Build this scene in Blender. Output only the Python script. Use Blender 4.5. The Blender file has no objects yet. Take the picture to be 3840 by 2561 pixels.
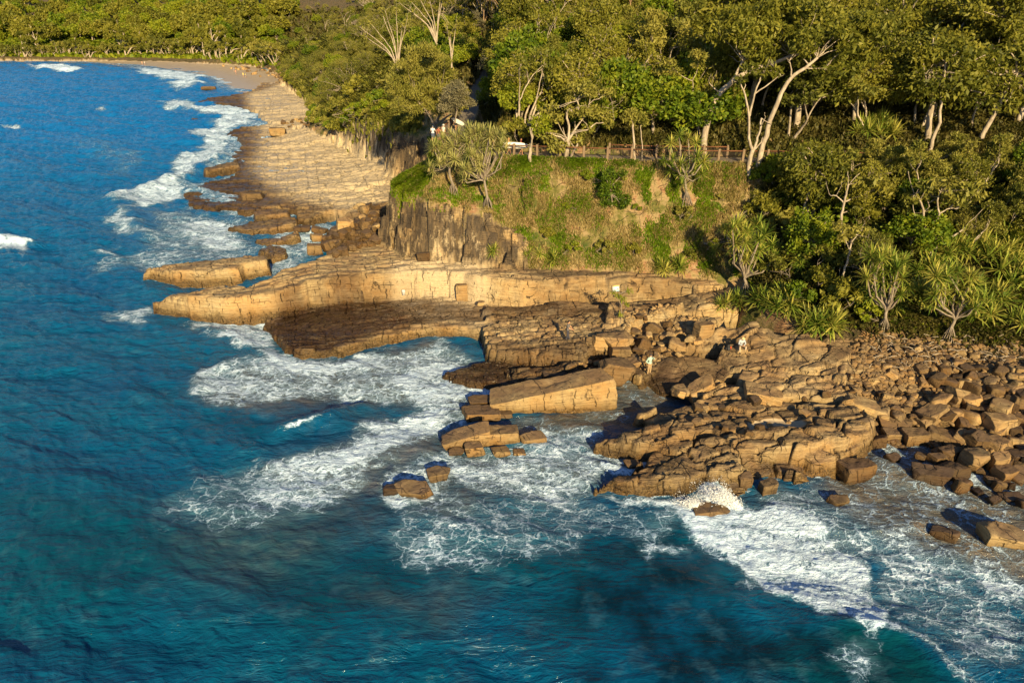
import bpy, bmesh, math, random
import numpy as np
from mathutils import Vector, Matrix
R = math.radians
scene = bpy.context.scene
col = scene.collection
# ------------------------------------------------------------ camera model
CAMZ, PITCH, F = 26.0, R(25.6), 2560.0
cp, sp = math.cos(PITCH), math.sin(PITCH)
K = 3840 / 2351.0
def ray(vx, vy):
    a = vx * K - 1920.0; b = 1280.5 - vy * K
    return np.array([a, cp * F + sp * b, -sp * F + cp * b])
def V(vx, vy, z=0.0):
    d = ray(vx, vy); t = (z - CAMZ) / d[2]
    return (d[0] * t, d[1] * t)
def V3(vx, vy, z=0.0):
    x, y = V(vx, vy, z); return Vector((x, y, z))
def VY(vx, vy, y):
    d = ray(vx, vy); t = y / d[1]
    return Vector((d[0] * t, y, CAMZ + d[2] * t))
cam_d = bpy.data.cameras.new("camera"); cam = bpy.data.objects.new("camera", cam_d); col.objects.link(cam)
cam.location = (0, 0, CAMZ); cam.rotation_euler = (math.pi / 2 - PITCH, 0, 0)
cam_d.sensor_width = 36; cam_d.lens = 24.0; cam_d.clip_end = 5000; cam_d.clip_start = 0.5
scene.camera = cam
# ------------------------------------------------------------ light
SUN_EL, SUN_AZ = R(22), R(165)          # azimuth clockwise from +Y
sd = Vector((math.sin(SUN_AZ) * math.cos(SUN_EL), math.cos(SUN_AZ) * math.cos(SUN_EL), math.sin(SUN_EL)))
sl = bpy.data.lights.new("sun", 'SUN'); so = bpy.data.objects.new("sun", sl); col.objects.link(so)
sl.energy = 5.0; sl.angle = R(0.5); sl.color = (1.0, 0.77, 0.40)
so.rotation_euler = sd.to_track_quat('Z', 'Y').to_euler()
w = bpy.data.worlds.new("World"); scene.world = w; w.use_nodes = True
nt = w.node_tree; sky = nt.nodes.new('ShaderNodeTexSky'); sky.sky_type = 'NISHITA'; sky.sun_disc = False
sky.sun_elevation = SUN_EL; sky.sun_rotation = SUN_AZ; sky.air_density = 1.0; sky.dust_density = 0.5; sky.ozone_density = 4.0
bg = nt.nodes['Background']; bg.inputs['Strength'].default_value = 0.06
nt.links.new(sky.outputs[0], bg.inputs['Color'])
scene.view_settings.view_transform = 'Standard'; scene.view_settings.look = 'None'
scene.view_settings.exposure = 0.95; scene.view_settings.gamma = 1
scene.cycles.max_bounces = 6; scene.cycles.diffuse_bounces = 2; scene.cycles.glossy_bounces = 3
scene.cycles.transmission_bounces = 4; scene.cycles.transparent_max_bounces = 6
scene.cycles.sample_clamp_indirect = 5
# ------------------------------------------------------------ numpy noise
_T = [np.random.default_rng(s).random((256, 256)).astype(np.float32) for s in range(24)]
def vn(x, y, s=0):
    T = _T[s % 24]; xi = np.floor(x).astype(np.int64); yi = np.floor(y).astype(np.int64)
    fx = x - xi; fy = y - yi; fx = fx * fx * (3 - 2 * fx); fy = fy * fy * (3 - 2 * fy)
    a = T[xi & 255, yi & 255]; b = T[(xi + 1) & 255, yi & 255]; c = T[xi & 255, (yi + 1) & 255]; d = T[(xi + 1) & 255, (yi + 1) & 255]
    return (a + (b - a) * fx) * (1 - fy) + (c + (d - c) * fx) * fy
def fbm(x, y, o=4, s=0):
    r = 0; a = .5; n = 0
    for i in range(o):
        r = r + a * vn(x + i * 17.3, y - i * 9.1, s + i); n += a; a *= .5; x = x * 2.03; y = y * 2.03
    return r / n * 2 - 1
def voro(x, y, s=0):
    """F1, F2-F1, id"""
    xi = np.floor(x).astype(np.int64); yi = np.floor(y).astype(np.int64)
    f1 = np.full(x.shape, 9., np.float32); f2 = f1.copy(); idv = np.zeros(x.shape, np.float32)
    for i in (-1, 0, 1):
        for j in (-1, 0, 1):
            a = (xi + i) & 255; b = (yi + j) & 255
            px = xi + i + .5 + (_T[s][a, b] - .5) * .85; py = yi + j + .5 + (_T[s + 1][a, b] - .5) * .85
            d = np.sqrt((px - x) ** 2 + (py - y) ** 2)
            m = d < f1
            f2 = np.where(m, f1, np.minimum(f2, d)); idv = np.where(m, _T[s + 2][a, b], idv); f1 = np.where(m, d, f1)
    return f1, f2 - f1, idv
def sdf(x, y, P):
    """signed distance, + inside"""
    P = np.asarray(P, float); n = len(P); best = np.full(x.shape, 1e9); ins = np.zeros(x.shape, bool)
    for i in range(n):
        ax, ay = P[i]; bx, by = P[(i + 1) % n]; ex, ey = bx - ax, by - ay
        t = np.clip(((x - ax) * ex + (y - ay) * ey) / (ex * ex + ey * ey + 1e-9), 0, 1)
        best = np.minimum(best, (x - ax - t * ex) ** 2 + (y - ay - t * ey) ** 2)
        c = ((ay > y) != (by > y))
        with np.errstate(divide='ignore', invalid='ignore'):
            ins ^= c & (x < ex * (y - ay) / (ey if abs(ey) > 1e-9 else 1e-9) + ax)
    d = np.sqrt(best)
    return np.where(ins, d, -d)
def idw(x, y, P, z, pw=3.0):
    a = np.zeros(x.shape); b = np.zeros(x.shape)
    for (px, py), v in zip(P, z):
        wgt = 1 / (((x - px) ** 2 + (y - py) ** 2) ** (pw / 2) + 1e-3); a += wgt * v; b += wgt
    return a / b
def sst(a, b, x):
    t = np.clip((x - a) / (b - a), 0, 1); return t * t * (3 - 2 * t)
# ------------------------------------------------------------ terrain definition
def ledge(pts, steep=7, amp=.12, per=1.6, blk=1.6, rough=.05, jag=.22, ang=.1, bz=.07):
    xy = [V(*p) for p in pts]
    return dict(P=xy, z=[p[2] for p in pts], steep=steep, amp=amp, per=per, blk=blk, rough=rough, jag=jag, ang=ang, bz=bz)
LEDGES = [
 ledge([(328,627,.9),(347,618,1.2),(400,620,1.5),(474,620,1.7),(545,613,1.9),(556,604,1.9),(612,595,1.9),(611,585,1.9),(550,588,1.8),(467,595,1.6),(394,606,1.3),(350,613,1.0)], amp=.15),
 ledge([(350,694,1.0),(400,683,1.8),(433,680,2.3),(500,682,2.4),(567,679,2.4),(627,672,2.5),(680,656,2.9),(707,643,3.2),(784,633,3.4),(880,626,3.6),(947,620,3.8),(1064,626,3.8),(1090,632,3.85),(1117,634,3.9),(1200,640,3.9),(1327,642,3.9),(1340,636,4.0),(1418,637,4.0),(1500,640,3.8),(1600,655,3.4),(1690,655,3.2),(1720,600,4),(1400,590,4.2),(1000,560,4.0),(872,552,3.4),(777,574,3.3),(710,598,3.0),(650,618,2.6),(620,638,2.3),(567,658,2.0),(520,655,2.0),(433,671,1.8),(358,689,1.0)], steep=9, amp=.22, per=1.5, blk=2.3, jag=.3, bz=.05),
 ledge([(600,745,.05),(638,772,.35),(652,796,.45),(690,808,.5),(760,800,.5),(784,801,.55),(817,786,.6),(891,768,.75),(984,750,.95),(1051,751,1.05),(1120,756,1.2),(1400,760,1.5),(1440,725,1.8),(1300,705,1.6),(1064,680,1.3),(784,668,.7),(640,705,.2)], amp=.24, per=1.1, blk=1.3, rough=.05, bz=.06),
 ledge([(1122,800,1.45),(1184,808,1.5),(1300,812,1.6),(1351,805,1.7),(1372,790,1.8),(1436,778,1.9),(1445,745,2.0),(1400,726,1.9),(1120,722,1.6),(1112,756,1.5)], amp=.2, per=1.0, blk=.9, rough=.08, jag=.3, bz=.14),
 ledge([(1010,858,.3),(1080,872,.35),(1150,880,.4),(1210,888,.4),(1320,862,.5),(1400,850,.5),(1440,840,.5),(1380,815,.5),(1124,822,.4),(1070,838,.3)], amp=.12, blk=.9),
 ledge([(1170,858,.9),(1215,862,1.0),(1310,845,1.2),(1330,830,1.2),(1250,836,1.1),(1175,845,.9)], amp=.1, blk=.9, bz=.12, jag=.35),
 ledge([(1395,728,2.5),(1440,732,2.5),(1480,724,2.7),(1550,708,3.0),(1575,690,3.3),(1400,690,3.1)], amp=.1, blk=1.6),
 ledge([(1320,716,1.9),(1395,722,2.0),(1440,742,1.9),(1470,735,2.0),(1560,720,2.2),(1640,700,2.7),(1690,690,3.0),(1690,660,3.2),(1300,690,2.4),(1120,700,1.9),(1110,712,1.8),(1200,716,1.8)], amp=.08, blk=1.6, steep=4),
 # right hand group
 ledge([(1425,800,1.0),(1440,845,.7),(1475,868,.6),(1530,830,1.0),(1580,800,1.4),(1660,725,2.6),(1560,722,2.4),(1440,755,1.5)], steep=2, amp=.05, blk=1.2, rough=.1, bz=.1),
 ledge([(1472,868,.25),(1520,898,.25),(1555,902,.4),(1600,890,.6),(1655,872,1.0),(1690,850,1.3),(1690,820,1.7),(1580,812,1.5),(1540,815,1.2)], amp=.05, blk=2.6, rough=.04, bz=.03),
 ledge([(1568,795,1.8),(1630,792,2.0),(1655,785,2.2),(1700,770,2.8),(1745,750,3.3),(1735,738,3.5),(1650,745,3.1),(1590,765,2.4)], amp=.15, per=1.0, blk=2.4, ang=.3),
 ledge([(1648,815,2.0),(1668,836,1.8),(1700,842,1.9),(1800,838,2.1),(1900,850,2.2),(1942,868,2.2),(1955,800,3.0),(1850,770,3.2),(1740,750,3.3),(1665,790,2.5)], amp=.26, per=1.3, blk=2.1, rough=.05, bz=.13, ang=.25),
 ledge([(1690,876,1.4),(1780,890,1.4),(1935,895,1.6),(1955,860,2.0),(1800,846,1.9),(1700,848,1.7)], amp=.24, per=1.1, blk=1.8, bz=.15, ang=.2, jag=.35),
 ledge([(1630,925,1.1),(1700,918,1.3),(1780,905,1.3),(1960,918,1.4),(1965,885,1.7),(1800,880,1.5),(1700,880,1.4),(1600,895,1.0)], amp=.26, per=1.0, blk=1.7, bz=.18, jag=.35),
 ledge([(1470,955,.7),(1530,935,1.0),(1600,915,1.2),(1700,915,1.3),(1800,912,1.3),(1960,925,1.5),(2008,965,1.5),(2004,985,1.4),(1960,1000,1.5),(1900,1015,1.6),(1830,1022,1.7),(1760,1024,1.7),(1690,1016,1.7),(1640,985,1.2),(1560,990,1.2),(1500,975,.9)], steep=3.6, amp=.22, per=1.5, blk=2.3, rough=.07, bz=.26, jag=.5, ang=.22),
 ledge([(1372,1021,.5),(1402,1008,.9),(1440,988,1.3),(1500,975,1.5),(1570,952,1.8),(1590,965,1.8),(1590,992,1.6),(1520,1010,1.4),(1450,1015,1.2)], steep=4, amp=.12, blk=1.3, rough=.06, bz=.12, ang=.35, jag=.3),
 ledge([(1500,1030,.9),(1560,1015,1.2),(1650,1000,1.4),(1700,1030,1.4),(1690,1075,1.0),(1620,1075,1.0),(1560,1095,.9),(1450,1095,.7),(1480,1060,.8)], steep=3, amp=.2, per=1.3, blk=2.0, rough=.07, bz=.28, jag=.5, ang=.25),
 ledge([(1368,1118,.35),(1395,1098,.7),(1470,1108,.9),(1560,1105,.9),(1620,1080,.9),(1640,1055,1.0),(1560,1050,1.0),(1500,1075,.9),(1440,1085,.7)], steep=5, amp=.15, blk=1.4, rough=.07, bz=.1),
 ledge([(1700,1075,.9),(1760,1090,.5),(1850,1078,.6),(1930,1052,.8),(1990,1015,.8),(1985,985,1.2),(1880,1010,1.3),(1700,1015,1.4),(1660,1050,.9)], steep=3.2, amp=.15, per=1.5, blk=2.1, rough=.07, bz=.28, jag=.5),
 ledge([(1640,1068,.8),(1710,1075,.8),(1720,1118,.3),(1690,1128,.2),(1640,1090,.5)], steep=3, amp=.1, blk=.9, bz=.15),
 # boulder beach
 ledge([(1945,895,1.5),(1965,950,.8),(2010,985,.35),(2080,1010,.1),(2160,1020,.0),(2351,1095,-.1),(2560,1170,-.1),(2700,900,2.4),(2351,832,2.8),(2100,795,2.7),(1900,772,2.8),(1930,810,2.6)], steep=.7, amp=.05, blk=1.5, rough=.12, bz=.05, jag=.6),
 ledge([(2030,945,1.1),(2110,962,.9),(2180,958,1.0),(2160,905,1.6),(2020,905,1.6)], steep=3, amp=.15, per=.8, blk=1.3, rough=.08),
 # middle distance platform
 ledge([(440,470,.1),(424,442,.05),(480,418,.15),(540,402,.45),(545,374,.6),(530,352,.3),(570,330,.35),(522,303,.2),(560,292,.4),(640,285,.9),(690,270,1.4),(760,300,2.4),(930,385,2.6),(900,470,2.2),(860,488,1.7),(800,488,1.2),(720,480,1.0),(640,476,.8),(560,480,.55)], steep=3, amp=.42, per=4.2, blk=3.2, rough=.12, jag=.9, bz=.12, ang=.05),
 ledge([(448,231,.35),(500,222,.6),(560,215,.8),(590,205,.8),(600,192,.9),(660,185,1.6),(740,238,2.5),(715,290,2.4),(640,287,1.2),(605,268,.7),(592,254,.6),(540,243,.55)], steep=2.5, amp=.45, per=6, blk=5, rough=.15, jag=1.5, bz=.12, ang=0),
 ledge([(468,384,1.0),(545,370,1.1),(548,378,1.1),(472,392,1.0)], steep=4, amp=.1, blk=2),
 ledge([(580,483,1.0),(630,476,1.1),(664,480,1.1),(662,490,1.1),(585,495,.9)], steep=6, amp=.05, blk=2.5),
 ledge([(682,484,1.0),(720,474,1.2),(758,463,1.4),(762,482,1.3),(735,492,1.1),(700,503,.9),(685,500,.9)], steep=6, amp=.1, blk=1.5, bz=.15),
 ledge([(522,520,.5),(600,505,.9),(678,497,1.1),(680,512,1.1),(620,524,.8),(560,527,.6)], steep=6, amp=.06, blk=2),
 ledge([(585,550,.4),(640,545,.6),(683,530,.9),(686,540,.8),(640,555,.6),(610,560,.4)], steep=5, amp=.06, blk=1.5),
 ledge([(595,572,.3),(620,560,.4),(655,570,.4),(655,582,.4),(625,586,.4)], steep=3, amp=.08, blk=.9, bz=.12),
 ledge([(765,560,.8),(800,538,1.0),(870,530,1.6),(900,500,2.4),(850,490,1.8),(800,500,1.0),(760,520,.6),(750,545,.5)], steep=1.2, amp=.02, blk=1.2, rough=.1),
]
TOE = [(V(*p), p[2]) for p in [(885,378,2.6),(790,322,2.8),(745,305,3.0),(708,290,3.0),(714,262,2.8),(722,236,2.6),(700,215,2.4),(655,190,2.2),(640,168,2.1),(600,153,2.0),(500,146,1.9),(380,139,1.8),(200,134,1.8),(0,133,1.8),(-400,132,1.8)]]
TOE += [((-1500,560),2),((-1500,1600),2),((1200,1600),2),((900,60),3),((200,20),3)]
TOE += [(V(*p), p[2]) for p in [(2700,905,2.6),(2351,836,2.7),(2100,797,2.7),(1900,772,2.7),(1800,742,2.9),(1715,695,3.1),(1690,655,3.3),(1600,640,3.5),(1400,632,3.7),(1250,628,3.6),(1100,618,3.6),(1060,610,3.6),(950,603,3.5),(915,585,3.4),(872,562,3.3)]]
TOE += [((-13.4,77),3),((-11.0,85),3),((-10.0,94),3.5),((-13.5,104),3),((-20,112),2.8)]
TP = [t[0] for t in TOE]; TZ = [t[1] for t in TOE]
# path centre line (x,y,z): up the gully at the back, round the lookout and along the cliff top
PATH = [(-2.5,150,19),(-5.2,128,15.6),(-6.0,112,14.2),(-6.2,96,13.4),(-6.6,86,13.1),(-7.5,80.5,13),(-3.6,75.2,13)]
for vx, vy in [(1120,357),(1200,360),(1290,363),(1400,367),(1540,372),(1700,373),(1850,374),(2000,378),(2150,381),(2300,385),(2500,392)]:
    x, y = V(vx, vy, 13.0); PATH.append((x, y + 1.15, 13.0))
def poly_near(x, y, line):
    best = np.full(x.shape, 1e9); zz = np.zeros(x.shape)
    for (ax, ay, az), (bx, by, bz) in zip(line[:-1], line[1:]):
        ex, ey = bx - ax, by - ay
        t = np.clip(((x - ax) * ex + (y - ay) * ey) / (ex * ex + ey * ey), 0, 1)
        d = (x - ax - t * ex) ** 2 + (y - ay - t * ey) ** 2
        m = d < best; best = np.where(m, d, best); zz = np.where(m, az + (bz - az) * t, zz)
    return np.sqrt(best), zz
HP = [(-14,72,10.4),(-13,78,12),(-10,82,12.9),(-12,92,11.5),(-17,120,13),(-25,124,12),(-10,118,14.5),(-8,135,18),(-34,140,13),(-30,160,17),(-52,168,12),(-45,185,16),(-65,205,14),(-60,240,17),(-90,280,12),(-95,330,14),(-70,330,22),(-120,420,9),(-160,480,8),(-260,500,7),(-360,510,7),(-160,560,22),(-300,590,20),(-420,600,22),(-500,560,12),(-100,480,18),
 (0,90,17.5),(0,110,23),(0,150,33),(-10,200,38),(20,80,16.5),(20,90,20.5),(20,110,27),(25,150,36),(45,78,16.5),(45,95,23),(45,120,31),(70,75,17),(75,100,26),(80,140,36),(120,60,17),(120,100,30),(180,60,22),(-30,250,38),(-40,330,40),(0,300,50),(100,200,48),(200,150,50),(60,300,55),(200,400,60),(-100,600,42),(-300,750,50),(-500,750,45),(0,500,55),(300,700,60)]
for (x, y, z) in PATH[3:]:
    HP.append((x, y, z))
    if x > -4: HP.append((x, y + 6, z + 2.4))
_hp = np.array(HP, float)
_D = np.sqrt(((_hp[:, None, :2] - _hp[None, :, :2]) ** 2).sum(-1) + 4.0)
_wt = np.linalg.solve(_D + np.eye(len(_hp)) * .01, _hp[:, 2] - _hp[:, 2].mean())
def rbf(x, y):
    r = np.full(x.shape, _hp[:, 2].mean())
    for (a, b, _), k in zip(_hp, _wt): r = r + k * np.sqrt((x - a) ** 2 + (y - b) ** 2 + 4.0)
    return r
KX = [-60,-40,-25,-16,-4,1,4,12,18,23,28,34,60,200]
KK = [3.0,3.0,4.5,4.2,4.0,2.6,1.45,1.4,1.25,.95,.72,.62,.6,.6]
HX = [-60,-40,-30,-22,-14,-6,-2,1,3,6]
HC = [2.0,3.0,5.0,6.5,6.4,5.8,5.0,3.2,1.6,.3]
def beach(x, y):
    s = sdf(x, y, BP); return np.clip(s * .07 + .35, -2.5, 2.4), s
BP = [V(*p) for p in [(-400,137),(0,139.5),(150,139),(250,143),(380,152),(470,163),(540,180),(560,196),(590,205),(700,215),(655,150),(500,140),(0,128),(-400,128)]]
SANDP = [V(a, b, 1.25) for a, b in [(1705,968),(1760,958),(1840,962),(1862,978),(1845,994),(1770,992),(1712,998)]]
def terrain(x, y, detail=True):
    """returns z and masks: hill(0/1), cliff, sand, patht"""
    x = np.asarray(x, float); y = np.asarray(y, float)
    h = np.full(x.shape, -1.6) + .4 * fbm(x * .1, y * .1, 3, 3)
    wx = x + .5 * fbm(x * .22, y * .22, 3, 5); wy = y + .5 * fbm(x * .22 + 9, y * .22, 3, 7)
    for i, L in enumerate(LEDGES):
        P = np.array(L['P']); mg = 4 + 2 / L['steep'] + L['jag']
        m = (x > P[:, 0].min() - mg) & (x < P[:, 0].max() + mg) & (y > P[:, 1].min() - mg) & (y < P[:, 1].max() + mg)
        if not m.any(): continue
        xx, yy, ax, ay = x[m], y[m], wx[m], wy[m]
        ca, sa = math.cos(L['ang']), math.sin(L['ang']); b = L['blk']
        u = (ax * ca + ay * sa) / b; v = (-ax * sa + ay * ca) / (b * .62)
        f1, eg, idv = voro(u + .3 * np.floor(v), v, (i * 3) % 20)
        _, _, id2 = voro(u * 2.3, v * 2.1, (i * 5) % 20)
        d = sdf(xx, yy, P) + (idv - .5) * L['jag'] * 1.2 + .12 * L['jag'] * fbm(xx * 1.5, yy * 1.5, 2, 11)
        top = idw(xx, yy, P, L['z'])
        q = (-(xx) * math.sin(L['ang']) + yy) / L['per'] + 1.4 * fbm(xx * .12 / L['per'] ** .5, yy * .3 / L['per'], 3, i % 9) + (idv - .5) * .9
        fr = q - np.floor(q); big = _T[4][np.floor(q).astype(int) & 255, 3]
        saw = (sst(0, .1, fr) * (1 - fr * .9)) * (.35 + big)
        top = top + L['amp'] * (saw - .45) * (.6 + .7 * vn(xx * .4, yy * .4, 9)) + (idv - .5) * 2 * L['bz'] + (id2 - .5) * .5 * L['bz'] + L['rough'] * fbm(xx * 1.6, yy * 2.2, 3, 2)
        top = top - .22 * L['bz'] / .12 * (1 - sst(0, .12, eg)) - .10 * np.exp(-np.clip(d, 0, 9) / .2)
        hh = np.where(d > 0, top, top + d * L['steep'])
        h[m] = np.maximum(h[m], hh)
    sw = sst(-.2, .5, sdf(x, y, SANDP)); h = h * (1 - sw) + 1.27 * sw
    # beach
    bz, bs = beach(x, y)
    sand = (bz > h - .05) & (bs > -60)
    h = np.maximum(h, bz)
    # hill
    d = sdf(x, y, TP)
    f1, eg, idv = voro(x / 1.4, y / 1.1, 6)
    near = y < 200
    dj = d + (1.0 * (idv - .5) + .5 * fbm(x * .35, y * .35, 3, 8)) * np.where(near, 1, 2.5) * (KFIX(x) > 2)
    base = idw(x, y, TP, TZ, 2.5)
    k = np.interp(x, KX, KK); hc = np.interp(x, HX, HC)
    k = np.where(y > 150, .8, k); hc = np.where(y > 175, .3, hc)
    rise = np.minimum(k * dj, hc + (.62 + (k - .62) * sst(-2, 5, x)) * (dj - hc / k))
    rise = np.where(dj < 0, dj * 4, rise)
    top = rbf(x, y)
    bump = .35 * fbm(x * .35, y * .35, 4, 12) + .9 * fbm(x * .06, y * .06, 2, 13)
    hz = base + rise
    cliff = (k > 2.4) & (rise < hc * .98 + .3 * fbm(x * .8, y * .8, 2, 1)) & (dj > -.4)
    hz = hz + np.where(cliff, .25 * fbm(x * 1.2, y * 1.2, 3, 4), bump * sst(0, 3, dj))
    # thin beds on the cliff
    t = 1.25; uq = hz / t + .045 * x / t + .5 * idv; fq = uq - np.floor(uq)
    hz = np.where(cliff & near, (np.floor(uq) + sst(.3, .7, fq)) * t - .045 * x - .5 * idv * t, hz)
    topz = top + bump * .8
    hz = np.where(topz < hz, topz, hz)
    hill = hz > h
    cliff &= hill & (hz < topz - .1)
    h = np.where(hill, hz, h)
    # path
    pd, pz = poly_near(x, y, PATH)
    w_ = 1 - sst(1.25, 2.6, pd)
    h = np.where(hill, h * (1 - w_) + (pz - .02) * w_, h)
    if detail:
        pass
    return h, hill, cliff, sand & ~hill, pd
def KFIX(x): return np.interp(x, KX, KK)
def H(x, y):
    r = terrain(np.array([x], float), np.array([y], float)); return float(r[0][0])
# ------------------------------------------------------------ mesh helpers
def mesh_np(name, verts, faces, mats=(), attrs=None, smooth=True):
    me = bpy.data.meshes.new(name)
    verts = np.asarray(verts, np.float32); faces = np.asarray(faces, np.int32)
    me.vertices.add(len(verts)); me.vertices.foreach_set('co', verts.ravel())
    k = faces.shape[1]
    me.loops.add(faces.size); me.loops.foreach_set('vertex_index', faces.ravel())
    me.polygons.add(len(faces)); me.polygons.foreach_set('loop_start', np.arange(0, faces.size, k, dtype=np.int32))
    me.polygons.foreach_set('loop_total', np.full(len(faces), k, np.int32))
    if smooth: me.polygons.foreach_set('use_smooth', np.ones(len(faces), bool))
    me.update(calc_edges=True)
    for a, v in (attrs or {}).items():
        at = me.color_attributes.new(a, 'FLOAT_COLOR', 'POINT'); v = np.asarray(v, np.float32)
        at.data.foreach_set('color', np.hstack([v, np.ones((len(v), 4 - v.shape[1]), np.float32)]).ravel())
    for m in mats: me.materials.append(m)
    me.validate()
    return me
def link(name, me, parent=None, **props):
    o = bpy.data.objects.new(name, me); col.objects.link(o)
    if parent is not None: o.parent = parent
    for k, v in props.items(): o[k] = v
    return o
def sub_mesh(verts, faces, keep, attr):
    f = faces[keep]; ids = np.unique(f); mp = np.zeros(len(verts), np.int64); mp[ids] = np.arange(len(ids))
    return verts[ids], mp[f], {k: v[ids] for k, v in attr.items()}
# ------------------------------------------------------------ node helper
class NT:
    def __init__(s, name):
        s.m = bpy.data.materials.new(name); s.m.use_nodes = True; s.t = s.m.node_tree
        s.b = s.t.nodes['Principled BSDF']; s.out = s.t.nodes['Material Output']
    def n(s, typ, inp=None, **kw):
        nd = s.t.nodes.new('ShaderNode' + typ)
        for k, v in kw.items(): setattr(nd, k, v)
        for k, v in (inp or {}).items(): s.set(nd.inputs[k], v)
        return nd
    def set(s, sock, v):
        if isinstance(v, bpy.types.NodeSocket): s.t.links.new(v, sock)
        elif isinstance(v, tuple) and len(v) == 3 and sock.type == 'RGBA': sock.default_value = (*v, 1)
        else: sock.default_value = v
    def math(s, op, a, b=0.0, c=None, clamp=False):
        nd = s.n('Math', {0: a, 1: b}, operation=op, use_clamp=clamp)
        if c is not None: s.set(nd.inputs[2], c)
        return nd.outputs[0]
    def mix(s, f, a, b, mode='MIX'):
        nd = s.t.nodes.new('ShaderNodeMix'); nd.data_type = 'RGBA'; nd.blend_type = mode; nd.clamp_factor = True
        s.set(nd.inputs[0], f); s.set(nd.inputs[6], a); s.set(nd.inputs[7], b); return nd.outputs[2]
    def ramp(s, f, stops, interp='LINEAR'):
        nd = s.t.nodes.new('ShaderNodeValToRGB'); cr = nd.color_ramp; cr.interpolation = interp
        while len(cr.elements) < len(stops): cr.elements.new(0.5)
        for e, (p, c) in zip(cr.elements, stops):
            e.position = p; e.color = (*c, 1) if isinstance(c, tuple) else (c, c, c, 1)
        s.set(nd.inputs[0], f); return nd.outputs[0]
    def noise(s, vec, scale, detail=4, rough=.6, dist=0.0):
        return s.n('TexNoise', {'Vector': vec, 'Scale': scale, 'Detail': detail, 'Roughness': rough, 'Distortion': dist}).outputs[0]
    def map(s, vec, scale=(1, 1, 1), rot=(0, 0, 0), loc=(0, 0, 0)):
        return s.n('Mapping', {'Vector': vec, 'Scale': scale, 'Rotation': rot, 'Location': loc}).outputs[0]
    def mr(s, v, a, b, c=0.0, d=1.0):
        return s.n('MapRange', {0: v, 1: a, 2: b, 3: c, 4: d}).outputs[0]
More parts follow.
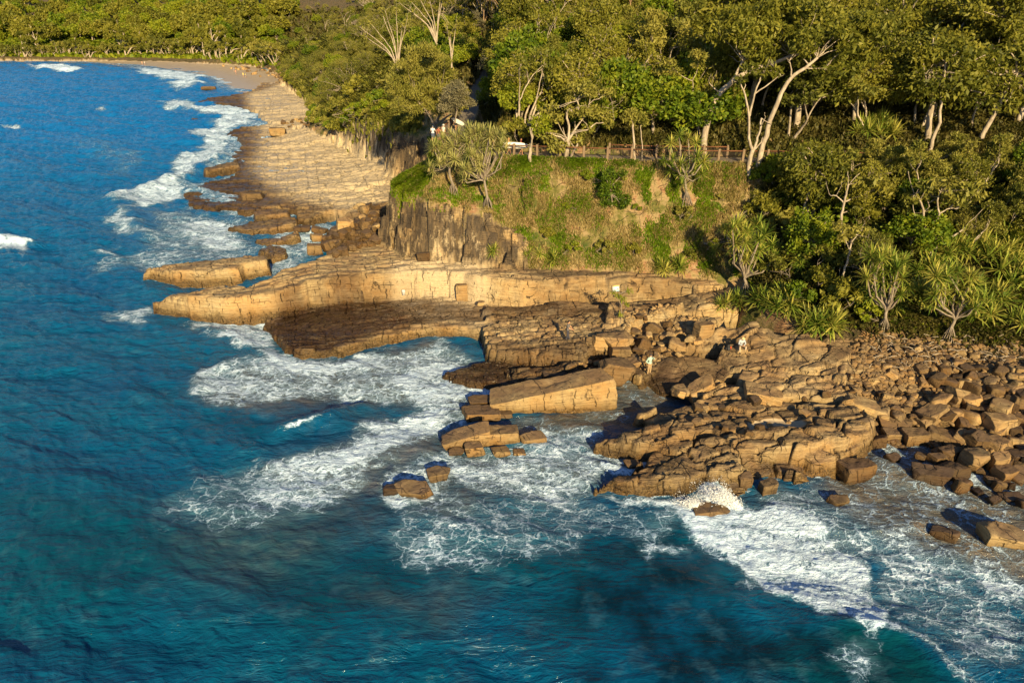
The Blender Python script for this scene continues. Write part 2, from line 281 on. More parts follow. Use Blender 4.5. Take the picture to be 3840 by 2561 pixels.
# ------------------------------------------------------------ rock material
def rock_nodes(N, P, zc, scale=1.0, tone=None):
    """P position vector, zc height-above-sea value for wetness; returns colour, rough, bump height"""
    big = N.noise(P, .35 / scale, 3, .6)
    med = N.noise(P, 1.7 / scale, 5, .65)
    fine = N.noise(P, 9 / scale, 4, .7)
    strp = N.map(P, (.35, .35, 5.5), (R(4), R(-3), 0))
    strata = N.noise(strp, 1.3 / scale, 5, .62, .25)
    strp2 = N.map(P, (.8, .8, 16), (R(4), R(-3), 0))
    strata2 = N.noise(strp2, 1.1 / scale, 3, .6, .15)
    global strk
    strk = N.noise(N.map(P, (2.2, 2.2, .25)), 1.0 / scale, 4, .6)
    c = N.ramp(strata, [(.28, (.21, .15, .08)), (.45, (.37, .275, .145)), (.6, (.47, .36, .20)), (.78, (.55, .44, .27))])
    c = N.mix(N.mr(big, .42, .68, 0, .75), c, (.44, .26, .10))
    c = N.mix(N.math('MULTIPLY', N.mr(med, .5, .72), .6), c, (.18, .12, .07))
    st = N.math('MULTIPLY', N.mr(strk, .54, .68), N.mr(big, .5, .36))
    c = N.mix(N.math('MULTIPLY', st, .85), c, (.085, .06, .045))
    c = N.mix(N.math('MULTIPLY', N.mr(fine, .55, .75), .45), c, (.10, .07, .045))
    # joints: two families of upright planes that shift from bed to bed, and the beds themselves
    wn = N.n('TexNoise', {'Vector': P, 'Scale': .9 / scale, 'Detail': 4.0})
    wj = N.n('VectorMath', {0: P, 1: N.n('VectorMath', {0: wn.outputs[1], 3: .9 * scale}, operation='SCALE').outputs[0]}, operation='ADD').outputs[0]
    sx = N.n('SeparateXYZ', {0: wj}); px, py, pz = sx.outputs
    bw = N.math('ADD', N.math('MULTIPLY', pz, 1.15 / scale), N.math('MULTIPLY', px, .06 / scale))
    bed = N.math('FLOOR', bw)
    def line(w, wd, off):
        return N.mr(N.n('TexVoronoi', {'W': N.math('ADD', w, off), 'Scale': 1.0}, voronoi_dimensions='1D', feature='DISTANCE_TO_EDGE').outputs[0], 0, wd, 1, 0)
    o1 = N.math('MULTIPLY', bed, 3.71)
    l1 = line(N.math('ADD', N.math('MULTIPLY', px, .42 / scale), N.math('MULTIPLY', py, .12 / scale)), .024, o1)
    l2 = line(N.math('ADD', N.math('MULTIPLY', py, .5 / scale), N.math('MULTIPLY', px, -.14 / scale)), .018, N.math('MULTIPLY', bed, 5.13))
    l4 = line(N.math('ADD', N.math('MULTIPLY', px, 1.5 / scale), N.math('MULTIPLY', py, .5 / scale)), .035, N.math('MULTIPLY', bed, 2.3))
    l3 = line(N.math('MULTIPLY', bw, .8), .03, 0.0)
    m1 = N.mr(N.noise(P, .8 / scale, 2), .46, .55); m2 = N.mr(N.noise(P, 1.1 / scale, 2), .5, .6)
    j = N.math('MAXIMUM', N.math('MULTIPLY', l1, m1), N.math('MULTIPLY', l2, N.mr(m1, 0, 1, 1, .25)))
    j = N.math('MAXIMUM', j, N.math('MULTIPLY', l3, N.math('MULTIPLY', m2, .8)))
    j = N.math('MAXIMUM', j, N.math('MULTIPLY', l4, N.math('MULTIPLY', m2, .8)), clamp=True)
    c = N.mix(N.math('MULTIPLY', j, N.mr(zc, 8, 3, .6, .85)), c, (.04, .027, .018))
    hgt = N.math('ADD', N.math('MULTIPLY', strata, .55), N.math('MULTIPLY', strata2, .28))
    hgt = N.math('ADD', hgt, N.math('MULTIPLY', med, .35)); hgt = N.math('ADD', hgt, N.math('MULTIPLY', fine, .10))
    hgt = N.math('SUBTRACT', hgt, N.math('MULTIPLY', j, .6))
    wet = N.mr(N.math('ADD', zc, N.math('MULTIPLY', med, 1.6)), 2.15, 1.15, 0, 1)
    c = N.mix(N.math('MULTIPLY', wet, .8), c, N.mix(1.0, c, (.36, .29, .15), 'MULTIPLY'))
    crust = N.math('MULTIPLY', N.mr(N.math('ADD', zc, N.math('MULTIPLY', med, 1.6)), 1.45, 1.15, 0, 1), N.mr(fine, .40, .55))
    c = N.mix(N.math('MULTIPLY', crust, .8), c, (.045, .030, .015))
    rough = N.mr(wet, 0, 1, .92, .38)
    return c, rough, hgt, wet
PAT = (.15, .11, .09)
def darken_tops(N, c, P, k=.55):  # mixes upward-facing surfaces towards a dark grey-brown, broken up by noise
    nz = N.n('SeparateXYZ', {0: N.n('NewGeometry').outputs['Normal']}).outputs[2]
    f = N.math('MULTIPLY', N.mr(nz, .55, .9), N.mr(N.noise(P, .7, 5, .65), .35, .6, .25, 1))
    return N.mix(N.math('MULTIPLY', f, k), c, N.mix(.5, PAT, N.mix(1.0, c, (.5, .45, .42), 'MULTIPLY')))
def finish(N, c, rough, hgt, dist=.35, stren=.75):
    N.set(N.b.inputs['Base Color'], c); N.set(N.b.inputs['Roughness'], rough)
    N.set(N.b.inputs['Specular IOR Level'], .3)
    if hgt is not None:
        bp = N.n('Bump', {'Strength': stren, 'Distance': dist, 'Height': hgt}); N.set(N.b.inputs['Normal'], bp.outputs[0])
def mat_terrain():
    N = NT('terrain_mat'); g = N.n('NewGeometry'); P = g.outputs['Position']
    z = N.n('SeparateXYZ', {0: P}).outputs[2]
    at = N.n('Attribute', attribute_name='mask'); sx = N.n('SeparateColor', {0: at.outputs[0]})
    veg, sand, path = sx.outputs[0], sx.outputs[1], sx.outputs[2]
    at2 = N.n('Attribute', attribute_name='mask2'); s2 = N.n('SeparateColor', {0: at2.outputs[0]})
    dark, soil, lichen = s2.outputs[0], s2.outputs[1], s2.outputs[2]; pale = N.n('Attribute', attribute_name='mask3').outputs['Fac']
    c, rough, hgt, wet = rock_nodes(N, P, z)
    c = darken_tops(N, c, P, .75)
    c = N.mix(N.math('MULTIPLY', pale, .72), c, (.56, .46, .31))
    wn = N.noise(P, .8, 4, .6)
    c = N.mix(N.math('MULTIPLY', dark, N.mr(wn, .3, .55, .35, 1)), c, N.mix(1.0, c, (.36, .31, .28), 'MULTIPLY'))
    c = N.mix(N.math('MULTIPLY', N.mr(dark, .86, 1.0), N.mr(wn, .38, .55, 1, .25)), c, N.mix(1.0, c, (.52, .52, .58), 'MULTIPLY'))
    rough = N.math('SUBTRACT', rough, N.mr(dark, .85, 1.0, 0, .42))
    blot = N.noise(N.map(P, (1, 1, .45)), .75, 5, .68)
    c = N.mix(N.math('MULTIPLY', lichen, N.mr(blot, .38, .47, 0, .95)), c, N.mix(N.mr(strk, .45, .6), (.06, .045, .032), (.13, .09, .05)))
    # soil and ground cover
    n1 = N.noise(P, .45, 5, .65); n2 = N.noise(P, 3.5, 4, .7)
    gc = N.ramp(n1, [(.33, (.05, .075, .012)), (.44, (.13, .12, .03)), (.54, (.30, .22, .11)), (.64, (.27, .14, .075)), (.75, (.40, .31, .18))])
    fc = N.ramp(n2, [(.3, (.025, .022, .010)), (.6, (.06, .045, .02)), (.8, (.09, .06, .03))])
    gc = N.mix(soil, fc, gc)
    gc = N.mix(N.mr(n2, .5, .8, 0, .5), gc, (.34, .23, .12))
    vm = N.mr(N.math('ADD', veg, N.math('MULTIPLY', N.math('SUBTRACT', n2, .5), .9)), .35, .65)
    c = N.mix(vm, c, gc)
    sc = N.ramp(N.noise(P, .5, 4), [(.3, (.34, .265, .18)), (.7, (.42, .34, .24))])
    c = N.mix(N.mr(N.math('ADD', sand, N.math('MULTIPLY', N.math('SUBTRACT', n2, .5), .3)), .35, .65), c, sc)
    c = N.mix(path, c, N.ramp(n2, [(.3, (.17, .145, .12)), (.8, (.26, .22, .18))]))
    h = N.mix(N.math('MAXIMUM', sand, path, clamp=True), hgt, N.math('MULTIPLY', n2, .15))
    finish(N, c, rough, h, .36, .9)
    return N.m
def mat_boulder(name, tint=(1, 1, 1), s=1.0):
    N = NT(name); tc = N.n('TexCoord'); oi = N.n('ObjectInfo'); g = N.n('NewGeometry')
    off = N.n('VectorMath', {0: oi.outputs['Random'], 3: 37.0}, operation='SCALE').outputs[0]
    P = N.n('VectorMath', {0: tc.outputs['Object'], 1: off}, operation='ADD').outputs[0]
    z = N.n('SeparateXYZ', {0: g.outputs['Position']}).outputs[2]
    z = N.math('ADD', z, .5)
    c, rough, hgt, wet = rock_nodes(N, P, z, s)
    rnd = oi.outputs['Random']
    c = N.mix(1.0, c, N.ramp(rnd, [(0, (.34, .30, .28)), (.35, (.72, .68, .62)), (.65, (1.0, .96, .88)), (1, (.42, .39, .38))]), 'MULTIPLY')
    c = N.mix(1.0, c, tint, 'MULTIPLY')
    c = darken_tops(N, c, P, .8)
    finish(N, c, rough, hgt, .18 * s, .8)
    return N.m
M_TER = mat_terrain()
# ------------------------------------------------------------ terrain mesh
def fan(ys, us, off=10.0):
    Y, U = np.meshgrid(ys, us, indexing='ij')
    return U * (Y + off), Y
def grid_faces(ny, nx):
    a = np.arange(ny * nx).reshape(ny, nx)
    return np.stack([a[:-1, :-1], a[:-1, 1:], a[1:, 1:], a[1:, :-1]], -1).reshape(-1, 4)
us = np.concatenate([np.linspace(-1.6, -.82, 40)[:-1], np.linspace(-.82, .86, 1150), np.linspace(.86, 1.9, 40)[1:]])
ys = [31.0]
while ys[-1] < 900:
    yv = ys[-1]
    ys.append(yv + (.115 if yv < 72 else max(.115, .0036 * (yv - 40)) if yv < 500 else 8))
ys = np.array(ys)
X, Y = fan(ys, us)
sh = X.shape
z, hill, cliff, sand, pd = terrain(X.ravel(), Y.ravel())
xf, yf = X.ravel(), Y.ravel()
gz = z.reshape(sh)
ROWS_Y, ROWS_U, GZ = ys.copy(), us.copy(), gz.copy(); G_HILL = hill.reshape(sh); G_CLIFF = cliff.reshape(sh); G_PD = pd.reshape(sh)
def blur(m):
    m = m.reshape(sh).astype(np.float32); p = np.pad(m, 1, mode='edge')
    return ((p[:-2, 1:-1] + p[2:, 1:-1] + p[1:-1, :-2] + p[1:-1, 2:] + 2 * m) / 6).ravel()
veg = blur(blur(hill & ~cliff)); sm = blur(sand)
def inpoly(pts, z=0., soft=.6):
    return sst(-soft, soft, sdf(xf, yf, [V(a, b, z) for a, b in pts]))
sm = np.maximum(sm, sst(0, .5, sdf(xf, yf, SANDP)))
pth = 1 - sst(1.1, 1.35, pd); pth = pth * hill
# darker, weathered rock: wet shelf top, right hand group
dark = np.maximum.reduce([
    inpoly([(600,735),(640,700),(790,680),(950,683),(1100,705),(1400,728),(1430,745),(1110,745),(1000,735),(900,752),(820,772),(760,790),(660,795),(630,765)], 1.1, .8) * 1.0,
    inpoly([(990,840),(1130,820),(1380,815),(1450,835),(1480,870),(1430,880),(1200,900),(1000,870)], .4, 1) * .95,
    inpoly([(1460,860),(1540,812),(1690,812),(1700,860),(1600,895),(1530,905)], 1, .5) * .8,
    inpoly([(1380,1000),(1700,930),(1990,940),(2000,1010),(1700,1060),(1600,1110),(1400,1120)], 1, 1.5) * .62,
    inpoly([(1680,840),(1960,850),(1960,780),(1740,740),(1640,760)], 2, 1.5) * .5,
    inpoly([(1200,636),(1330,636),(1480,640),(1600,650),(1600,700),(1500,710),(1330,715),(1260,690)], 3, 1.2) * .65,
    inpoly([(1900,770),(2351,830),(2600,900),(2600,1200),(2000,990),(1960,900)], 1.5, 2) * .7,
    inpoly([(780,480),(900,470),(900,560),(760,580)], 1.5, 1.5) * .9,
    inpoly([(400,500),(400,400),(520,290),(440,230),(560,215),(570,270),(550,330),(570,400),(700,460),(760,480),(760,520),(560,530)], .5, 3) * .65])
pale = np.maximum(inpoly([(560,215),(660,185),(740,238),(720,290),(900,372),(900,470),(800,485),(640,440),(580,380),(600,300)], 1.5, 3), inpoly([(900,660),(900,622),(1120,630),(1120,720),(950,690)], 2.5, 1) * .8)
lich = np.where(cliff, 1.0, 0)
lich = blur(lich) * (z > 3.6)
soil = inpoly([(-200,300),(860,380),(860,620),(1750,720),(1900,700),(1800,500),(1760,380),(1500,366),(1100,340),(960,250)], 6, 3)
soil = np.maximum(soil, (yf > 110) * .35)
F4 = grid_faces(*sh)
# drop submerged faces and faces far inland that nothing shows
zc = gz[:-1, :-1].ravel()
att = {'mask3': np.stack([pale] * 3, 1), 'mask': np.stack([veg, sm, pth], 1), 'mask2': np.stack([dark, soil, lich], 1)}
verts = np.stack([xf, yf, z], 1)
hq = hill[F4[:, 0]]; sq = sand[F4[:, 0]] & ~hq; cq = cliff[F4[:, 0]]
pq = (pth > .5)[F4].all(1)
far_sea = (z[F4].max(1) < -1.0)
for nm, keep in (('path', pq), ('hillside', hq & ~pq), ('beach', sq & ~pq), ('rock_platform', ~hq & ~sq & ~far_sea & ~pq)):
    v_, f_, a_ = sub_mesh(verts, F4, keep, att)
    link(nm, mesh_np(nm, v_, f_, [M_TER], a_), kind='structure')
# seabed sheet reaching the horizon
link('seabed', mesh_np('seabed', [(-4000, -600, -2.2), (4000, -600, -2.2), (4000, 4000, -2.2), (-4000, 4000, -2.2)], [(0, 1, 2, 3)], [M_TER], {'mask3': [(0, 0, 0)] * 4, 'mask': [(0, 0, 0)] * 4, 'mask2': [(0, 0, 0)] * 4}), kind='structure')
# ------------------------------------------------------------ water
us = np.concatenate([np.linspace(-1.7, -.84, 30)[:-1], np.linspace(-.84, .72, 1000), np.linspace(.72, 1.3, 20)[1:]])
ys = [9.0]
while ys[-1] < 470: ys.append(ys[-1] + max(.085, .0033 * ys[-1]))
ys = np.array(ys + [480, 520, 600])
X, Y = fan(ys, us, 12.0); sh = X.shape; xf, yf = X.ravel(), Y.ravel()
tz = terrain(xf, yf)[0]
def soft(pts, s=1.0):
    P = [V(a, b) for a, b in pts]; P = np.array(P); m = (xf > P[:, 0].min() - 3 * s) & (xf < P[:, 0].max() + 3 * s) & (yf > P[:, 1].min() - 3 * s) & (yf < P[:, 1].max() + 3 * s)
    r = np.zeros(xf.shape)
    if m.any():
        nx, ny = xf[m], yf[m]
        r[m] = sst(-s * 1.3, s * 1.3, sdf(nx + s * 2.2 * fbm(nx / s * .35, ny / s * .35, 4, 2), ny + s * 2.2 * fbm(nx / s * .35 + 7, ny / s * .35, 4, 4), P))
    return r
FOAM = [
 ([(60,148),(150,148),(200,160),(150,166),(95,158)], 2, .9), ([(300,153),(400,160),(468,176),(455,203),(425,206),(395,186),(330,166)], 3, .82),
 ([(470,172),(540,183),(537,196),(500,190)], 2, .8), ([(372,232),(420,224),(450,240),(545,244),(590,250),(592,275),(560,287),(470,300),(520,262),(430,252),(385,246)], 2, .8),
 ([(440,292),(515,285),(530,308),(535,330),(520,345),(525,362),(475,385),(440,412),(425,445),(400,452),(340,470),(300,482),(338,530),(325,545),(260,530),(248,500),(300,472),(243,460),(320,432),(395,412),(405,390),(385,372),(440,342),(480,330),(430,310)], 1.5, .80),
 ([(430,475),(420,430),(470,410),(520,300),(600,262),(640,300),(600,400),(760,470),(700,500),(560,490)], 2, .55), ([(330,490),(445,478),(560,498),(580,535),(640,560),(625,592),(400,604),(300,622),(225,642),(240,600),(330,560)], 2, .52),
 ([(390,520),(470,505),(545,520),(560,560),(480,575),(400,545)], 1.2, .78), ([(600,560),(720,500),(790,520),(740,580),(660,640),(610,640),(620,600)], 1, .62),
 ([(240,712),(340,705),(350,735),(300,740)], .8, .75), ([(225,575),(262,570),(262,590),(240,600)], .8, .8), ([(-20,552),(40,538),(82,560),(70,575),(-20,577)], .5, .85),
 ([(430,740),(560,733),(700,705),(640,735),(640,775),(640,805),(560,800),(460,768)], .8, .8),
 ([(640,800),(680,825),(790,818),(900,795),(900,830),(700,860),(560,840)], .8, .85),
 ([(435,850),(520,830),(640,812),(800,818),(930,795),(1010,782),(1100,830),(1172,888),(1085,905),(1070,950),(1000,930),(850,912),(700,915),(560,935),(460,910)], .7, .66),
 ([(860,860),(1000,810),(1100,840),(1160,890),(1070,930),(940,920)], .8, .85),
 ([(1085,905),(1072,960),(1010,1022),(905,1040),(880,1062),(800,1132),(700,1162),(590,1120),(640,1050),(790,1000),(900,950)], .9, .66),
 ([(960,930),(1060,940),(1000,1015),(860,1050),(740,1090),(640,1100),(700,1040),(850,985)], .9, .88),
 ([(375,1150),(440,1105),(600,1040),(640,1100),(720,1165),(640,1220),(480,1215),(390,1195)], 1.2, .46), ([(600,1060),(680,1040),(720,1100),(660,1160),(600,1120)], .8, .72),
 ([(875,1062),(1000,1030),(1070,1042),(1200,1018),(1240,978),(1330,978),(1405,1000),(1360,1032),(1485,1038),(1505,1065),(1400,1082),(1360,1130),(1250,1145),(1100,1130),(1040,1110),(990,1145),(925,1162),(880,1120)], .6, .66),
 ([(1400,1050),(1490,1055),(1490,1080),(1390,1095),(1360,1060)], .5, .9), ([(890,1120),(985,1125),(1000,1150),(930,1165)], .5, .85),
 ([(900,1160),(1000,1118),(1200,1125),(1350,1138),(1590,1150),(1600,1200),(1500,1230),(1300,1240),(1170,1270),(1100,1340),(1040,1320),(920,1280),(870,1210)], .9, .47),
 ([(1330,1125),(1480,1140),(1600,1130),(1600,1165),(1450,1165)], .4, .75),
 ([(1535,1160),(1610,1100),(1640,1105),(1700,1165),(1810,1155),(1880,1200),(1930,1250),(1985,1300),(2050,1390),(2070,1430),(2130,1465),(2245,1560),(2225,1560),(2120,1480),(2050,1455),(1960,1430),(1870,1405),(1770,1365),(1750,1340),(1690,1310),(1640,1270),(1580,1210)], .45, .86),
 ([(1700,1150),(1860,1105),(2010,1130),(2120,1220),(2351,1380),(2351,1568),(2250,1568),(2080,1420),(1960,1270)], .8, .55),
 ([(1920,1500),(1980,1450),(2010,1480),(1990,1568),(1920,1568)], .5, .5), ([(1470,1235),(1560,1240),(1570,1270),(1480,1275)], .4, .55),
 ([(1170,962),(1330,945),(1465,930),(1480,958),(1350,985),(1200,985)], .6, .36), ([(1380,830),(1480,835),(1560,870),(1560,900),(1400,905)], .5, .3), ([(1430,885),(1530,900),(1560,930),(1470,930),(1420,915)], .4, .35),
 ([(1860,1090),(1990,1020),(2150,1040),(2351,1110),(2351,1400),(2100,1240),(1950,1140)], .8, .44), ([(1990,1015),(2100,1030),(2351,1120),(2351,1150),(2150,1090),(2010,1050)], .4, .6),
 ([(2160,1230),(2260,1300),(2351,1330),(2351,1400),(2250,1340)], .6, .75),
 ([(648,988),(740,964),(742,969),(665,992)], .1, .8), ([(0,280),(40,282),(40,290),(0,292)], 1, .8), ([(225,246),(243,246),(243,252),(225,252)], 1, .8),
 ([(200,300),(330,350),(300,400),(200,390)], 3, .30), ([(560,1130),(640,1200),(560,1290),(440,1230)], 2, .3),
]
TURB = [
 ([(1860,1080),(2000,1010),(2351,1090),(2600,1200),(2600,1500),(2300,1330),(2100,1260),(1960,1180)], 1.5, .95), ([(440,850),(700,815),(1000,790),(1170,880),(1070,950),(850,915),(560,935),(460,900)], 1.2, .6),
 ([(600,1100),(900,960),(1080,940),(1000,1020),(880,1080),(860,1150),(700,1180)], 1.5, .55), ([(1380,820),(1480,825),(1580,860),(1580,920),(1390,920)], .6, .95), ([(1160,975),(1430,900),(1560,900),(1560,935),(1480,990),(1300,1000)], .8, .85),
 ([(880,1060),(1400,1000),(1500,1080),(1360,1140),(900,1170)], 1.2, .45), ([(380,1150),(640,1080),(900,1100),(800,1250),(500,1290)], 2.5, .22),
 ([(330,490),(560,500),(640,560),(400,600)], 3, .22), ([(130,140),(480,150),(560,185),(500,190),(300,155)], 4, .35), ([(1500,1130),(1900,1150),(2000,1260),(1700,1250)], 1.5, .25), ([(950,1340),(1050,1370),(900,1400),(800,1380)], 1.5, .3),
]
DEEP = [([(1450,1240),(1640,1260),(1760,1370),(1900,1430),(1880,1568),(1200,1568),(1250,1400)], 2.2, .95), ([(390,1000),(560,955),(820,930),(900,930),(800,985),(600,1020)], 1.5, .5),
 ([(640,1200),(900,1290),(860,1420),(500,1568),(300,1500),(560,1330)], 3, .35), ([(700,1180),(890,1120),(900,1180),(760,1260)], 1, .5)]
TEAL = [([(0,1100),(300,1100),(900,1280),(1400,1250),(1450,1340),(1100,1568),(-100,1568)], 4, .7), ([(1950,1450),(2060,1450),(2230,1568),(1700,1568),(1850,1500)], 1, 1.0), ([(1250,1250),(1600,1230),(1560,1300),(1250,1350)], 1.5, .6)]
def comb(L):
    r = np.zeros(xf.shape)
    for p, s, k in L: r = np.maximum(r, soft(p, s) * k)
    return r
foam = comb(FOAM); turb = comb(TURB); deep = comb(DEEP); teal = comb(TEAL)
# thin foam where water meets rock
shore = sst(-.9, -.05, tz) * (tz < .6)
foam = np.maximum(foam, shore * .55 * (xf < 60) * (.4 + .9 * vn(xf * .8, yf * .8, 5)))
rng = np.random.default_rng(5)
wz = np.zeros(xf.shape); wx_ = xf + 2.2 * fbm(xf * .06, yf * .06, 3, 1); wy_ = yf + 2.2 * fbm(xf * .06 + 5, yf * .06, 3, 2)
cell = np.maximum(.085, .0033 * yf)
for i in range(46):
    lam = 0.55 * 1.085 ** i
    th = R(62) + rng.normal() * (.55 if lam < 5 else .3)
    kx, ky = math.cos(th) * 2 * math.pi / lam, math.sin(th) * 2 * math.pi / lam
    ph = wx_ * kx + wy_ * ky + rng.random() * 6.28 + 2.5 * vn(xf / lam * .21, yf / lam * .21, i % 20)
    amp = .0105 * lam ** (1.0) * (.5 + 1.1 * vn(xf / lam * .13 + i, yf / lam * .13, (i * 3) % 20)) * sst(1.6, 3.2, lam / cell) * (.8 if lam < 2 else 1.0 if lam < 5 else .62)
    s = np.sin(ph); wz += amp * (1.2 * np.abs(1 - np.abs(s)) * 2 - 1) * .5 + amp * s * .6
calm = 1 - .45 * deep - .5 * soft([(800,1250),(1500,1220),(1900,1450),(2200,1568),(400,1568)], 3)
wz *= calm * (.72 + .28 * sst(40, 90, yf)) * (1 + .5 * sst(60, 200, yf)) * (1 - .75 * sst(-25, 0, beach(xf, yf)[1]))
def crest(pts, wid, hgt):
    """a breaking swell along a line: steep towards the first side"""
    L = [(*V(a, b), 0) for a, b in pts]; d, _ = poly_near(xf, yf, L); return hgt * np.exp(-(d / wid) ** 2)
wz += crest([(1900,1400),(1990,1425),(2060,1442),(2130,1475),(2250,1568)], 1.3, .10)
wz += crest([(650,985),(745,963),(830,930)], .8, .4) + crest([(460,890),(450,860),(520,835)], .8, .25)
wz += crest([(530,350),(440,400),(320,440),(260,460)], 2.2, 1.0) + crest([(330,540),(300,500),(270,470)], 1.6, .7) + crest([(-30,570),(30,555),(80,562)], 1.3, .75)
wz += crest([(465,178),(450,204)], 4, 1.2) + crest([(100,160),(195,162)], 3, .9)
fm = np.clip((foam - .55) / .4, 0, 1)
wz += fm * (.09 * np.abs(fbm(xf * .8, yf * 1.2, 4, 3)) + .06 * np.abs(fbm(xf * 2.2, yf * 2.2, 3, 8))) * sst(400, 100, yf) * 1.6
wz += .10 * fbm(xf * .5, yf * .5, 3, 6) * (turb > .3)
wz += .3 * soft([(1600,1098),(1640,1100),(1700,1160),(1640,1165)], .5) * (.5 + .8 * vn(xf * 2.5, yf * 2.5, 9))
wet = (tz < 1.2) | (tz - .4 < wz)
F4 = grid_faces(*sh); keep = wet[F4].any(1)
def mat_water():
    N = NT('sea_water'); g = N.n('NewGeometry'); P = g.outputs['Position']
    at = N.n('Attribute', attribute_name='w1'); s = N.n('SeparateColor', {0: at.outputs[0]})
    foam_, turb_, deep_ = s.outputs; teal_ = N.n('Attribute', attribute_name='w2').outputs['Fac']
    n0 = N.noise(P, .12, 4, .6); n1 = N.noise(P, .9, 4, .6)
    c = N.mix(N.mr(n0, .35, .65), (.001, .064, .165), (.0015, .090, .185))
    c = N.mix(teal_, c, N.mix(n1, (.0008, .034, .058), (.001, .060, .072)))
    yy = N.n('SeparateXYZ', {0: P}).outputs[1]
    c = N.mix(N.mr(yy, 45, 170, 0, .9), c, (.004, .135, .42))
    c = N.mix(N.math('MULTIPLY', deep_, N.mr(N.noise(P, .35, 4, .6), .3, .6)), c, (.001, .014, .030))
    tc_ = N.mix(N.mr(n1, .35, .7), (.065, .062, .042), (.20, .135, .075))
    tn = N.noise(N.map(P, (.5, 1.2, 1)), .8, 4, .65, .6)
    c = N.mix(N.math('MULTIPLY', turb_, N.mr(tn, .25, .6, .45, 1)), c, tc_)
    # foam lace
    wn = N.n('TexNoise', {'Vector': P, 'Scale': .7, 'Detail': 5.0, 'Roughness': .62})
    wv = N.n('VectorMath', {0: P, 1: N.n('VectorMath', {0: N.n('VectorMath', {0: wn.outputs[1], 1: (.5, .5, .5)}, operation='SUBTRACT').outputs[0], 3: 2.2}, operation='SCALE').outputs[0]}, operation='ADD').outputs[0]
    fl = N.map(wv, (.9, 1.35, 1), (0, 0, R(-14)))
    va = N.n('TexVoronoi', {'Vector': fl, 'Scale': .85}, feature='DISTANCE_TO_EDGE').outputs[0]
    vb = N.n('TexVoronoi', {'Vector': fl, 'Scale': 2.3}, feature='DISTANCE_TO_EDGE').outputs[0]
    vc = N.n('TexVoronoi', {'Vector': fl, 'Scale': 5.5}, feature='DISTANCE_TO_EDGE').outputs[0]
    la = N.mr(va, 0, .17, 1, 0); lb = N.mr(vb, 0, .20, 1, 0); lc = N.mr(vc, 0, .3, 1, 0)
    fn = N.noise(N.map(P, (.7, 1.5, 1), (0, 0, R(-20))), 1.6, 6, .72, .8); fb = N.noise(P, .35, 4, .6)
    def ridge(v, sc, det, dist):
        n_ = N.noise(v, sc, det, .6, dist); return N.math('POWER', N.math('SUBTRACT', 1.0, N.math('ABSOLUTE', N.math('MULTIPLY', N.math('SUBTRACT', n_, .5), 3.2)), clamp=True), 2.5)
    fl2 = N.map(wv, (.45, 1.25, 1), (0, 0, R(-24)))
    r1 = ridge(fl2, 1.1, 4, .5); r2 = ridge(fl2, 3.4, 4, .5)
    L = N.math('MAXIMUM', la, N.math('MAXIMUM', N.math('MULTIPLY', r1, .75), N.math('MULTIPLY', r2, .55)))
    L = N.math('MAXIMUM', L, N.math('MULTIPLY', lb, .8))
    cov = N.math('ADD', N.math('MULTIPLY', foam_, 1.12), N.math('ADD', N.math('MULTIPLY', N.math('SUBTRACT', L, .5), .85), N.math('ADD', N.math('MULTIPLY', N.math('SUBTRACT', fn, .5), 1.15), N.math('MULTIPLY', N.math('SUBTRACT', fb, .5), .9))))
    fmask = N.math('MULTIPLY', N.mr(cov, .58, 1.02), N.mr(foam_, .08, .3))
    # aerated pale water under the foam
    c = N.mix(N.math('MULTIPLY', N.math('ADD', N.mr(foam_, .08, .6), N.mr(N.noise(P, .6, 4), .4, .7, -.3, .3), clamp=True), .55), c, N.mix(N.math('MULTIPLY', turb_, .8), (.09, .20, .28), (.22, .175, .13)))
    fcol = N.ramp(N.math('MULTIPLY', fmask, N.mr(fn, .3, .7, .55, 1)), [(0, (.24, .42, .62)), (.5, (.44, .62, .86)), (1, (.66, .80, .97))])
    c = N.mix(fmask, c, fcol)
    N.set(N.b.inputs['Base Color'], c)
    N.set(N.b.inputs['Roughness'], N.mr(fmask, 0, .7, .12, .85)); N.b.inputs['IOR'].default_value = 1.33
    N.set(N.b.inputs['Specular IOR Level'], N.mr(fmask, 0, .6, .38, .1))
    b1 = N.math('ADD', N.math('MULTIPLY', N.noise(N.map(P, (.8, 1.5, 1), (0, 0, R(-28))), 1.5, 6, .62, .5), .6), N.math('MULTIPLY', N.noise(N.map(P, (.42, 1.5, 1), (0, 0, R(-22))), 1.0, 5, .6, .9), 1.1))
    b2 = N.noise(N.map(P, (.9, 1.3, 1), (0, 0, R(-10))), 6, 3, .6, .3)
    hgt = N.math('ADD', b1, N.math('MULTIPLY', b2, .10))
    hgt = N.math('ADD', hgt, N.math('MULTIPLY', fmask, N.math('ADD', N.math('MULTIPLY', fn, .35), N.math('MULTIPLY', N.noise(P, 7, 4, .7), .5))))
    bp = N.n('Bump', {'Strength': N.math('SUBTRACT', .8, N.math('MULTIPLY', N.math('MAXIMUM', teal_, deep_), .45)), 'Distance': .42, 'Height': hgt}); N.set(N.b.inputs['Normal'], bp.outputs[0])
    return N.m
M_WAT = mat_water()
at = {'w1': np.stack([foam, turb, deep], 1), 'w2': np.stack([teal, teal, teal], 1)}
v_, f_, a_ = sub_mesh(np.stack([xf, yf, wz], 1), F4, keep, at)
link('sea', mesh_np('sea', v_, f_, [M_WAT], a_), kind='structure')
# open sea outside the near grid, a few cm lower
link('open_sea', mesh_np('open_sea', [(-4000, -600, -1.95), (4000, -600, -1.95), (4000, 4000, -1.95), (-4000, 4000, -1.95)], [(0, 1, 2, 3)], [M_WAT], {'w1': [(0, 0, 0)] * 4, 'w2': [(0, 0, 0)] * 4}), kind='structure')
